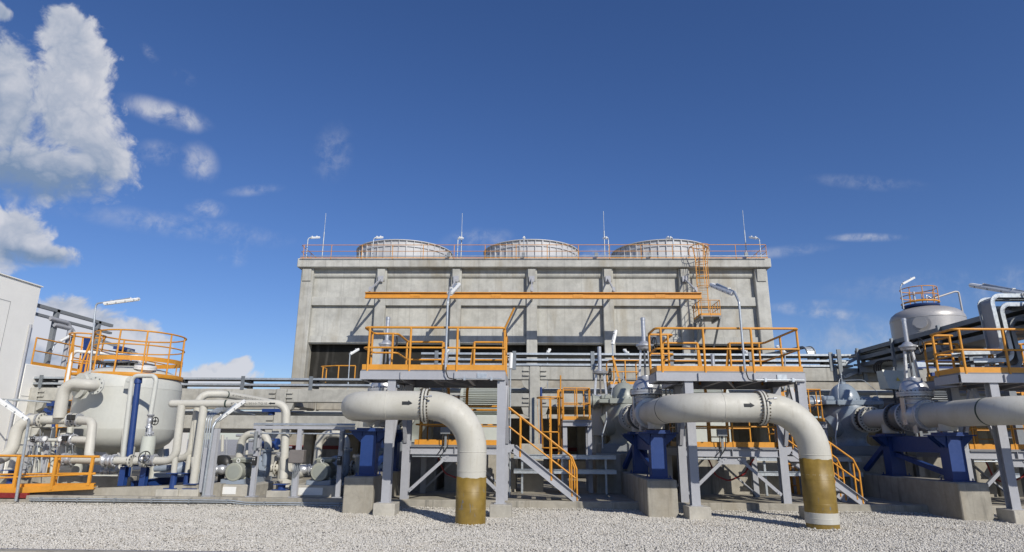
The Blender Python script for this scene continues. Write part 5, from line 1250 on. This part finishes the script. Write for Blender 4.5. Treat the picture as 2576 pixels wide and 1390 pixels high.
    pipe('inlet_header', 'cream horizontal header below the wide tank inlet pipe', [(178, 1057, 18.4), (88, 1057, 18.5)], .125, 0, group=G_, flanges=((0, .02, 'cream'), (0, .8, 'cream')))
    pipe('outlet_elbow', 'wide cream pipe bending down to the left edge from the inlet header', [(90, 1057, 18.5), (48, 1057, 18.4), (26, 1152, 18.3), (-30, 1158, 18.2)], .16, .38, group=G_)
    pipe('standing_leg', 'cream leg standing under the left elbow on a blue prop', [(40, 1150, 18.3), (31, 1180, 18.3)], .12, 0, group=G_)
    foot('wide blue prop near the left edge under a cream leg', (27, 1225), .13, P(32, 1184, 18.3).z, 18.3, block=False)
    for (x0, y0, x1, y1, Y, rr, lab) in ((163, 1090, 154, 1190, 18.6, .12, 'cream vertical manifold barrel left of the riser loop'), (100, 1100, 92, 1215, 19, .06, 'thin pale upright pipe in the manifold, near the lamp pole'), (176, 1070, 168, 1215, 19.2, .07, 'thin pale upright pipe behind the manifold barrel'),
                                          (136, 1075, 128, 1215, 19.0, .05, 'thin pale upright pipe left of the manifold barrel')):
        pipe('manifold_pipe', lab, [(x0, y0, Y), (x1, y1, Y)], rr, 0, 'tankpaint' if rr < .1 else 'cream', 14, group=G_)
    pipe('manifold_pipe', 'curved foot of the manifold barrel behind the orange bridge rail', [(156, 1150, 18.55), (152, 1180, 18.5), (190, 1184, 18.3)], .12, .25, group=G_)
    pipe('instrument_pipe', 'small pale horizontal pipe at the upper part of the manifold', [(70, 1106, 18.4), (150, 1108, 18.4)], .05, 0, 'tankpaint', 12, group=G_, flanges=((0, .5, 'silver'),))
    pipe('drain_pipe', 'cream drain line low in front of the tank legs', [(258, 1186, 18.2), (296, 1188, 18.2), (306, 1165, 18.4), (312, 1080, 19)], .05, .15, group=G_, flanges=((0, .3, 'silver'),))
    # blue column and white loop in front of the tank
    t = thing('tall_prop', 'tall blue tubular prop leaning in view in front of the cream tank', 'pipe support', P(318, 1200, 18.6))
    b = MB(); b.cyl(P(319, 1205, 18.6), P(348, 955, 18.6), .085, 18); b.build('post', 'blue', t); b = MB(); b.cyl(P(347, 965, 18.6), P(348, 948, 18.6), .11, 18); b.build('clamp', 'blue', t)
    pipe('white_loop', 'slim pale pipe loop hanging on the blue prop in front of the tank', [(302, 1210, 18.5), (333, 946, 18.5), (395, 946, 18.5), (378, 1048, 18.5)], .065, .18, 'tankpaint', 14)
    small_valve('silver valve with black handwheel on the slim pale loop', P(377, 1060, 18.5), (0, 0, 1), .06, (1, -.3, 0), .38, wr=.11)
    pipe('silencer', 'fat pale cylinder below the valve of the slim pale loop', [(376, 1098, 18.5), (368, 1150, 18.5)], .19, 0, 'palegreen', 24)
    pipe('white_stub', 'short pale pipe between valve and fat cylinder', [(377, 1072, 18.5), (376, 1098, 18.5)], .07, 0, 'silver', 14, flanges=((0, .75, 'silver'),))
    small_valve('silver valve on the lowest cream header, black wheel facing the viewer', P(376, 1158, 17.58), (1, 0, 0), .10, (0, -1, .35), .34, wr=.15)
    small_valve('silver coupling at the right end of the riser loop', P(275, 1159, 17.75), (1, 0, 0), .11, None, .28)
    small_valve('silver actuated valve on the inlet header, beside the wide inlet foot', P(188, 1057, 18.38), (1, 0, 0), .12, None, .3)
    small_valve('silver valve on the inlet header near the lamp pole', P(86, 1057, 18.5), (1, 0, 0), .12, None, .3)
    small_valve('silver valve on the middle branch of the manifold', P(170, 1107, 18.2), (1, 0, 0), .1, None, .3)
    small_valve('silver valve on the low branch behind the orange rail', P(172, 1156, 17.95), (1, 0, 0), .11, None, .3)
    small_valve('silver valve on the small pale pipe, left part of the manifold', P(95, 1106, 18.35), (1, 0, 0), .06, (0, -1, 0), .24, wr=.07)
    small_valve('silver valve low in front of the tank leg', P(268, 1186, 18.2), (1, 0, 0), .06, (0, 0, 1), .26, wr=.09)
    # actuators, gauges, small stuff in the manifold
    for i, (x, y, lab) in enumerate(((178, 1052, 'black actuator on the inlet header valve'), (165, 1105, 'black actuator on the middle branch valve'), (158, 1152, 'black actuator on the low branch valve'))):
        p = P(x, y, 18.1); b = MB(); b.cbox(p.x - .07, p.x + .07, 18.0, 18.2, p.z - .06, p.z + .09, .015); b.box(p.x - .05, p.x + .05, 17.99, 18.0, p.z, p.z + .05); tag(b.build('valve_actuator', 'black'), lab, 'actuator', 'valve actuators on the manifold')
    for i, (x, y, lab) in enumerate(((112, 1104, 'round gauge at the left of the manifold'), (151, 1105, 'round gauge beside the manifold barrel'))):
        p = P(x, y, 18.0); t = thing('pressure_gauge', lab, 'gauge', p, 'gauges on the manifold'); b = MB(); b.cyl(p, p + V3((0, .05, 0)), .075, 18); b.cyl(p + V3((0, .025, -.2)), p + V3((0, .025, 0)), .012, 8); b.build('case', 'silver', t); b = MB(); b.cyl(p - V3((0, .003, 0)), p, .06, 18); b.build('dial', 'white', t)
    t = thing('tubing_frame', 'tangle of thin grey instrument tubing around the manifold', 'tubing', P(110, 1120, 18.2))
    for k in range(16):
        x = 70 + random.random() * 120; y = 1080 + random.random() * 60; Y = 18.0 + random.random() * .9
        b = MB(); e = [(x, y, Y), (x + random.uniform(-6, 6), y + random.uniform(20, 60), Y), (x + random.uniform(-35, 35), y + random.uniform(30, 75), Y + .1)]
        b.tube(vt(e), .012, 6, .05); b.build('tube', 'galv' if k % 3 else 'dkgrey', t)
    for (x, y, Y) in ((75, 1120, 18.9), (118, 1125, 18.7), (150, 1130, 18.9)):
        p = P(x, y, Y); b = MB(); b.box(p.x - .07, p.x + .07, Y, Y + .05, .3, p.z + .25); b.box(p.x - .3, p.x + .3, Y - .03, Y - .005, p.z - .02, p.z + .02); b.build('stanchion', 'grey', t)
    # blue support frame in front of the tank
    t = thing('pipe_skid', 'low blue steel frame carrying the cream header in front of the tank', 'frame', P(325, 1200, 18))
    b = MB()
    for x in (314, 366): p = P(x, 1175, 17.9); b.ibeam((p.x, 17.9, .42), (p.x, 17.9, p.z), .16, .16, (0, 1, 0)); 
    p0, p1 = P(306, 1172, 17.9), P(380, 1172, 17.9); b.ibeam((p0.x, 17.9, p0.z + .06), (p1.x, 17.9, p0.z + .06), .14, .16); b.build('trestle', 'blue', t)
    b = MB(); b.ibeam(P(330, 1220, 18.2), P(540, 1195, 21), .2, .14); b.ibeam(P(0, 1213, 18.9), P(330, 1213, 18.9), .1, .12); b.build('skid_beam', 'blue', t)
    b = MB(); b.bar(P(390, 1196, 19), P(470, 1194, 19.3), .5, .12); b.cyl(P(440, 1185, 19.2), P(465, 1172, 19.4), .16, 14); b.cyl(P(390, 1180, 19.2), P(430, 1177, 19.2), .09, 14); b.cyl(P(418, 1150, 19.4), P(418, 1130, 19.4), .08, 12); tag(b.build('skid_pump', 'bluegreymid'), 'small blue grey pump between the tank and the first drop pipe', 'pump')
    b = MB(); b.tube([P(0, 1205, 19.0), P(320, 1206, 19.0)], .045, 8); b.tube([P(0, 1198, 19.3), P(320, 1200, 19.3)], .06, 8); tag(b.build('floor_pipes', 'tankpaint'), 'pair of pale pipes lying low behind the orange bridge', 'pipe')
def write(txt, p0, d, r, size, parent, width=None):
    """black stencil lettering wrapped on a pipe of radius r whose axis passes p0 along d"""
    d = V3(d).normalized(); cu = bpy.data.curves.new('lettering', 'FONT'); cu.body = txt; cu.size = size; cu.resolution_u = 2
    ob = bpy.data.objects.new('lettering_src', cu); COL.objects.link(ob); dg = bpy.context.evaluated_depsgraph_get()
    me = bpy.data.meshes.new_from_object(ob.evaluated_get(dg)); bpy.data.objects.remove(ob); bpy.data.curves.remove(cu)
    xs = [v.co.x for v in me.vertices]; ys = [v.co.y for v in me.vertices]; sx = (width / (max(xs) - min(xs))) if width else 1; yc = (max(ys) + min(ys)) / 2
    n = V3((0, -1, 0)); n = (n - d * n.dot(d)).normalized(); u = V3((0, 0, 1)); u = (u - d * u.dot(d)).normalized(); R2 = r + .003
    n = (n - u * n.dot(u)).normalized()
    mb = MB(); vs = []
    for v in me.vertices:
        a = (v.co.y - yc) / R2; vs.append(p0 + d * ((v.co.x - min(xs)) * sx) + n * (R2 * math.cos(a)) + u * (R2 * math.sin(a)))
    mb.add(vs, [list(p.vertices) for p in me.polygons]); bpy.data.meshes.remove(me)
    return mb.build('lettering', 'mark', parent)
def arrow(p, s, r, parent, d=None):
    d = V3((1, 0, 0)) if d is None else d
    n = V3((0, -1, 0)); n = (n - d * n.dot(d)).normalized(); u = V3((0, 0, 1)); u = (u - d * u.dot(d)).normalized(); n = (n - u * n.dot(u)).normalized(); R2 = r + .003
    b = MB()
    for x0, x1, h0, h1 in ((-.09, .03, .02, .02), (.03, .10, .036, .003)):
        vs = []
        for x, h in ((x0, h0), (x1, h1)):
            for k in range(4):
                a = (-h + 2 * h * k / 3) / R2; vs.append(p + d * (x * s) + n * R2 * math.cos(a) + u * R2 * math.sin(a))
        b.add(vs, [(i, 4 + i, 5 + i, i + 1) for i in range(3)])
    b.build('flow_arrow', 'mark', parent)
left_pipes()

# ------------------------------------------------------------------ the two small pump sets and their frame
def pump_sets():
    def one(fx, lab):
        f = P(fx, 1188, 17.75); ax = V3((.02, 1, 0)); c = f; z = f.z
        PS = []
        m = thing('small_motor', lab[0], 'motor', (c.x, 18.1, .42), 'finned motors of the small pumps')
        b = MB(); b.lathe(c - V3((0, .02, 0)), ax, [(0, .17), (0, .225), (.02, .245), (.26, .25), (.28, .23)], 32); b.build('fan_cover', 'motor', m)
        b = MB(); b.lathe(c - V3((0, .026, 0)), ax, [(0, .17), (.004, .17)], 28); b.build('fan_grille', 'greengrey', m)
        NF = 36; prof = []
        for i in range(NF):
            a = 2 * math.pi * i / NF
            for da, rr in ((-.04, .19), (-.022, .235), (.022, .235), (.04, .19)): prof.append((a + da, rr))
        k = len(prof); b = MB(); r0 = [(c.x + rr * math.cos(a), c.y + .27, z + rr * math.sin(a)) for a, rr in prof]; r1 = [(x + .01, c.y + .85, zz) for x, y, zz in r0]
        b.add(r0 + r1, [(i, (i + 1) % k, k + (i + 1) % k, k + i) for i in range(k)] + [list(range(k))[::-1], list(range(k, 2 * k))]); b.build('finned_body', 'motor', m)
        b = MB(); b.cbox(c.x - .22, c.x + .22, c.y + .3, c.y + .72, z + .235, z + .37, .03); b.box(c.x - .25, c.x + .25, c.y + .28, c.y + .74, z + .31, z + .335); b.build('terminal_box', 'motor', m)
        b = MB(); b.ring((c.x, c.y + .2, z + .29), (0, 1, 0), .045, .012, 16, 6); b.build('lifting_eye', 'white', m)
        b = MB()
        for s in (-1, 1):
            for y in (.32, .75): b.hexa([(c.x + s * .2 - .07, c.y + y - .06, .62), (c.x + s * .2 + .07, c.y + y - .06, .62), (c.x + s * .2 + .07, c.y + y + .06, .62), (c.x + s * .2 - .07, c.y + y + .06, .62)], [(c.x + s * .17 - .04, c.y + y - .05, z - .14), (c.x + s * .17 + .04, c.y + y - .05, z - .14), (c.x + s * .17 + .04, c.y + y + .05, z - .14), (c.x + s * .17 - .04, c.y + y + .05, z - .14)])
        b.build('feet', 'motor', m)
        p = thing('small_pump', lab[1], 'pump', (c.x, 19.3, .42), 'blue grey centrifugal pumps')
        v = V3((c.x + .04, c.y + 1.45, z + .02))
        b = MB(); b.slathe(v - V3((0, .13, 0)), ax, [(0, .10), (.02, .24), (.05, .33), (.12, .385), (.2, .36), (.26, .26), (.28, .12)], 36); b.slathe(v + V3((.24, 0, .1)), (0, 0, 1), [(0, .14), (.3, .13), (.42, .12)], 20); b.build('volute', 'bluegreymid', p)
        b = MB(); b.bolts(v - V3((0, .10, 0)), ax, .28, 16, .018, .05); b.build('bolts', 'dkgrey', p)
        b = MB(); b.lathe(v + V3((.24, 0, .5)), (0, 0, 1), [(0, .19), (.04, .19)], 20); b.lathe(v + V3((0, .18, 0)), ax, [(0, .12), (.14, .12), (.14, .2), (.19, .2)], 20); b.build('flange', 'bluegreymid', p)
        b = MB(); b.cyl((c.x + .01, c.y + .86, z), (c.x + .03, c.y + 1.33, z), .12, 16); b.build('coupling_guard', 'dkgrey', p)
        b = MB(); b.hexa([(v.x - .3, v.y - .1, .62), (v.x + .3, v.y - .1, .62), (v.x + .3, v.y + .15, .62), (v.x - .3, v.y + .15, .62)], [(v.x - .1, v.y - .05, z - .2), (v.x + .1, v.y - .05, z - .2), (v.x + .1, v.y + .1, z - .2), (v.x - .1, v.y + .1, z - .2)]); b.build('foot', 'bluegreymid', p)
        b = MB(); b.channel((c.x - .33, c.y - .0, .56), (c.x - .33, v.y + .4, .56), .13, .07, (1, 0, 0)); b.channel((c.x + .33, c.y - .0, .56), (c.x + .33, v.y + .4, .56), .13, .07, (-1, 0, 0)); b.box(c.x - .316, c.x + .316, c.y - .0, c.y + .013, .50, .61); b.box(c.x - .316, c.x + .316, c.y + .1, v.y + .3, .60, .618)
        b.build('base_frame', 'bluegreymid', p)
        b = MB(); b.cbox(c.x - .75, c.x + .62, 17.62, 19.9, .15, .495, .02); pl = tag(b.build('concrete_plinth', 'concpale'), lab[2], 'plinth', 'pale plinths of the small pumps')
        b = MB(); b.box(c.x - .48, c.x + .18, 17.612, 17.618, .25, .44); b.build('blank_plate', 'white', pl)
        # arch pipe
        top = z + 1.02
        a = thing('arch_pipe', lab[3], 'pipe', (v.x, v.y, z), 'cream arch pipes over the small pumps')
        b = MB(); b.tube([v + V3((.24, 0, .54)), (v.x + .24, v.y, top), (v.x - .62, v.y + .1, top), (v.x - .66, v.y + .1, .3)], .11, 22, .32, 10); b.build('pipe_run', 'cream', a)
        f_, n_ = MB(), MB(); flange(f_, n_, v + V3((.24, 0, .565)), (0, 0, 1), .1, .19, .04, 8, .016, .1); f_.build('flange', 'cream', a); n_.build('bolts', 'rust', a)
        # suction side
        s = thing('suction_pipe', lab[4], 'pipe', (v.x + .5, v.y + .6, .4), 'cream suction pipes of the small pumps')
        b = MB(); b.tube([v + V3((0, .38, 0)), v + V3((.05, .75, 0)), v + V3((1.3, .8, 0))], .12, 20, .2); b.cyl(v + V3((.55, .78, -.55)), v + V3((.55, .78, .32)), .23, 24); b.build('pipe_run', 'cream', s)
        f_, n_ = MB(), MB(); flange(f_, n_, v + V3((.25, .79, 0)), (1, 0, 0), .12, .22, .05, 10, .02, .1); f_.build('flange', 'cream', s); n_.build('bolts', 'rust', s)
        b = MB(); b.lathe(v + V3((.55, .78, .32)), (0, 0, 1), [(0, .3), (.03, .3), (.035, .3), (.065, .3)], 24); b.bolts(v + V3((.55, .78, .35)), (0, 0, 1), .27, 12, .016, .12); b.tube([v + V3((.55, .78, .38)), v + V3((.55, .78, .62)), v + V3((.68, .78, .62))], .03, 8, .05); b.build('strainer_lid', 'silver', s)
        small_valve(lab[5], (c.x - .75, 18.6, z + .02), (1, .2, 0), .10, None, .4)
        small_valve(lab[6], (c.x - .45, 18.7, z + .03), (1, .2, 0), .09, None, .3)
    one(588, ['grey green motor with round fan cover, the left of the two', 'blue grey pump behind the left small motor', 'pale plinth with a blank white plate under the left small motor', 'cream arch pipe over the left small pump', 'cream suction pipe behind the left small pump', 'silver valve touching the left small motor, outer one', 'silver valve touching the left small motor, inner one'])
    one(803, ['grey green motor with round fan cover, beside the leftmost big plinth', 'blue grey pump behind the motor next to the leftmost big plinth', 'pale plinth with a blank white plate beside the leftmost big plinth', 'cream arch pipe nearest the leftmost blue pipe stand', 'cream suction pipe behind the pump next to the leftmost blue pipe stand', 'silver valve left of the right small motor, outer one', 'silver valve left of the right small motor, inner one'])
    # grey frame
    t = thing('steel_gantry', 'grey steel frame standing around the two small pumps', 'frame', P(690, 1250, 17.4))
    z = P(750, 1076, 17.35).z
    for x, w in ((524, .16), (634, .12), (741, .12), (850, .12)):
        p = P(x, 1247, 17.35); b = MB(); b.ibeam((p.x, 17.35, .24), (p.x, 17.35, z - .045), w, w, (0, 1, 0)); b.box(p.x - .13, p.x + .13, 17.22, 17.48, .205, .235); b.build('post', 'grey', t)
    a, c = P(638, 1076, 17.35), P(893, 1076, 17.35); b = MB(); b.channel((a.x, 17.35, z), (c.x, 17.35, z), .085, .05, (0, 1, 0)); b.build('beam', 'grey', t)
    b = MB(); b.tube([(a.x - .1, 17.4, z - .16), (c.x + .1, 17.4, z - .16)], .02, 8); b.tube([(a.x, 17.33, z + .07), (c.x, 17.33, z + .07)], .018, 8); b.tube([(a.x, 17.36, z + .10), (c.x, 17.36, z + .10)], .014, 8); b.build('conduit', 'galv', t)
    for x in (645, 862):
        p = P(x, 1105, 17.25); b = MB(); b.cyl((p.x - .0, 17.2, p.z - .3), (p.x, 17.2, p.z + .2), .05, 10); b.box(p.x - .08, p.x + .12, 17.2, 17.3, p.z - .24, p.z - .22); b.box(p.x - .08, p.x + .12, 17.2, 17.3, p.z + .1, p.z + .12); b.build('tube_lamp', 'dkgrey', t)
    for x, lab in ((639, 'black push button box on the frame post beside the left small motor'), (853, 'black push button box on the frame post next to the big plinth')):
        p = P(x, 1160, 17.2); b = MB(); b.cbox(p.x - .055, p.x + .055, 17.18, 17.27, p.z - .11, p.z + .12, .012)
        q = tag(b.build('push_button_box', 'black'), lab, 'control box', 'push button boxes on the grey frame')
        b = MB()
        for s in (-.022, .022):
            for zz in (.03, .08): b.cyl((p.x + s, 17.165, p.z + zz), (p.x + s, 17.18, p.z + zz), .012, 10)
        b.build('buttons', 'white', q)
    p = P(748, 1150, 17.2); b = MB(); b.cbox(p.x - .2, p.x + .2, 17.1, 17.3, p.z - .16, p.z + .18, .015); q = tag(b.build('junction_box', 'brown'), 'brown grey junction box on the frame post between the small motors', 'box')
    b = MB()
    for k in range(4): b.tube([(p.x - .1 + .06 * k, 17.2, p.z - .16), (p.x - .08 + .05 * k, 17.2, p.z - .35), (p.x - .12 + .02 * k, 17.3, p.z - .55), (p.x - .12 + .02 * k, 17.32, .25)], .014, 6, .1)
    b.build('cables', 'galv', q)
    p = P(520, 1100, 17.6); b = MB()
    for k in range(5): b.tube([P(505 - 5 * k, 1235, 17.55 + .06 * k), P(532 - 6 * k, 1050, 17.55 + .06 * k), P(560, 1032 - 3 * k, 18.6), P(640, 1045, 20.5)], .022, 8, .15)
    tag(b.build('conduit_bundle', 'galv'), 'bundle of thin conduits rising left of the grey frame', 'conduit')
    p = P(520, 1180, 17.5); b = MB(); b.cbox(p.x - .12, p.x + .22, 17.42, 17.5, .3, p.z + .55, .01); tag(b.build('cable_duct', 'grey'), 'tall grey cable cover beside the conduits left of the frame', 'panel')
    b0 = P(510, 1252, 17.25)
    lamp('bent lamp in front of the cream header, head hiding part of its lettering', (b0.x, 17.25, .2), P(536, 1075, 17.1), P(543, 1062, 17.15), P(545, 1060, 17.2), P(617, 1009, 17.3), .13, 'fluorescent lamps on bent poles', .035)
    b0 = P(44, 1240, 16.75)
    lamp('bent lamp in the left foreground, head cut by the left edge', (b0.x, 16.75, .1), P(70, 1075, 16.6), P(74, 1058, 16.55), P(68, 1056, 16.5), P(-14, 1000, 16.0), .14, 'fluorescent lamps on bent poles', .035)
    # things seen through the frame
    t = thing('pipe_cluster', 'dark cluster of pipes and valves behind the left small pump', 'pipework', P(690, 1150, 22.5))
    for k in range(13):
        x = 560 + random.random() * 175; Y = 21.6 + random.random() * 2.2; y = 1090 + random.random() * 50
        b = MB(); b.tube(vt([(x, y, Y), (x + random.uniform(-4, 4), y + random.uniform(40, 90), Y)]), random.uniform(.02, .06), 8); b.build('pipe', ['galv', 'dkgrey', 'silver', 'cream'][k % 4], t)
    for k in range(7):
        x = 580 + random.random() * 110; y = 1095 + random.random() * 60; Y = 21.8 + random.random()
        b = MB(); b.tube(vt([(x, y, Y), (x + random.uniform(25, 60), y + random.uniform(-3, 3), Y)]), random.uniform(.02, .05), 8); b.build('pipe', ['silver', 'dkgrey'][k % 2], t)
    b = MB(); p = P(686, 1118, 22.4); b.cyl(p - V3((.25, 0, 0)), p + V3((.2, 0, 0)), .2, 18); b.ell(p - V3((.25, 0, 0)), .12, .2, .2); tag(b.build('pressure_vessel', 'blue'), 'small blue vessel behind the left small pump', 'vessel')
    b = MB(); p = P(560, 1170, 20.5); b.slathe(p, (.3, 1, 0), [(-.12, .1), (-.1, .3), (.1, .3), (.12, .1)], 24); b.cyl((p.x, 20.5, .2), p - V3((0, 0, .2)), .1, 10); tag(b.build('blower', 'black'), 'black round blower left of the left small motor', 'blower')
    p = P(700, 1040, 22.6); b = MB(); b.cyl(P(683, 1045, 22.8), P(683, 1030, 22.8), .12, 12); b.box(p.x - .6, p.x + .15, 22.6, 23.0, P(700, 1037, 22.6).z, P(700, 1029, 22.6).z); tag(b.build('pipe_saddle', 'blue'), 'blue saddle under the cream header, on the rack beam', 'pipe support')
pump_sets()

def left_ground():
    # stained upstand walls and the sloping wing wall
    b = MB(); a, c = P(60, 1243, 17.75), P(540, 1222, 17.75)
    b.hexa([(a.x - 1.2, 17.5, .1), (c.x + .3, 17.5, .1), (c.x + .3, 17.75, .1), (a.x - 1.2, 17.75, .1)], [(a.x - 1.2, 17.5, .24), (c.x + .3, 17.5, .52), (c.x + .3, 17.75, .52), (a.x - 1.2, 17.75, .24)])
    tag(b.build('wing_wall', 'concdirty'), 'low stained concrete wing wall sloping up to the right behind the kerb', 'wall')
    b = MB(); e = P(515, 1215, 18.6); b.cbox(-24, P(330, 1218, 18.6).x, 18.55, 18.85, .1, .62, .02); tag(b.build('upstand_wall', 'concdirty'), 'long low concrete upstand below the tank pipework', 'wall')
    b = MB(); b.cbox(-24, -8.0, 19.1, 23, .1, .35, .02); tag(b.build('tank_plinth', 'conc'), 'broad concrete base under the cream tank', 'plinth')
    # orange foot bridge
    t = thing('foot_bridge', 'orange steel foot bridge with handrails at the left edge', 'bridge', P(100, 1240, 17.4))
    for i, Y in enumerate((17.28, 17.48)):
        a, c = P(-60, 1240 - 14 * i, Y), P(236, 1224 - 1 * i, Y)
        b = MB(); b.channel(a, c, .15, .06, (0, 1, 0)); b.build('side_channel', 'orange', t)
        ys = ((31, 1243, 48, 1149), (128, 1233, 143, 1149), (222, 1222, 235, 1149)) if i == 0 else ((38, 1215, 53, 1151), (136, 1225, 150, 1151))
        for (x0, y0, x1, y1) in ys: b = MB(); b.bar(P(x0, y0, Y), P(x1, y1, Y), .075, .05, (0, 1, 0)); b.build('post', 'orange', t)
        b = MB(); b.tube(vt([(-60, 1146 + i, Y), (250, 1150 - 1 * i, Y)]), .03, 8); b.build('top_rail', 'orange', t)
        b = MB(); b.tube(vt([(-60, 1205 - 10 * i, Y), (240, 1193 - 2 * i, Y)]), .024, 8); b.build('mid_rail', 'orange', t)
    b = MB(); a, c = P(-60, 1234, 17.3), P(232, 1222, 17.3); b.hexa([(a.x, 17.29, a.z - .05), (c.x, 17.29, c.z - .05), (c.x, 17.46, c.z - .05), (a.x, 17.46, a.z - .05)], [(a.x, 17.29, a.z), (c.x, 17.29, c.z), (c.x, 17.46, c.z), (a.x, 17.46, a.z)]); b.build('deck', 'orange', t)
left_ground()
#END
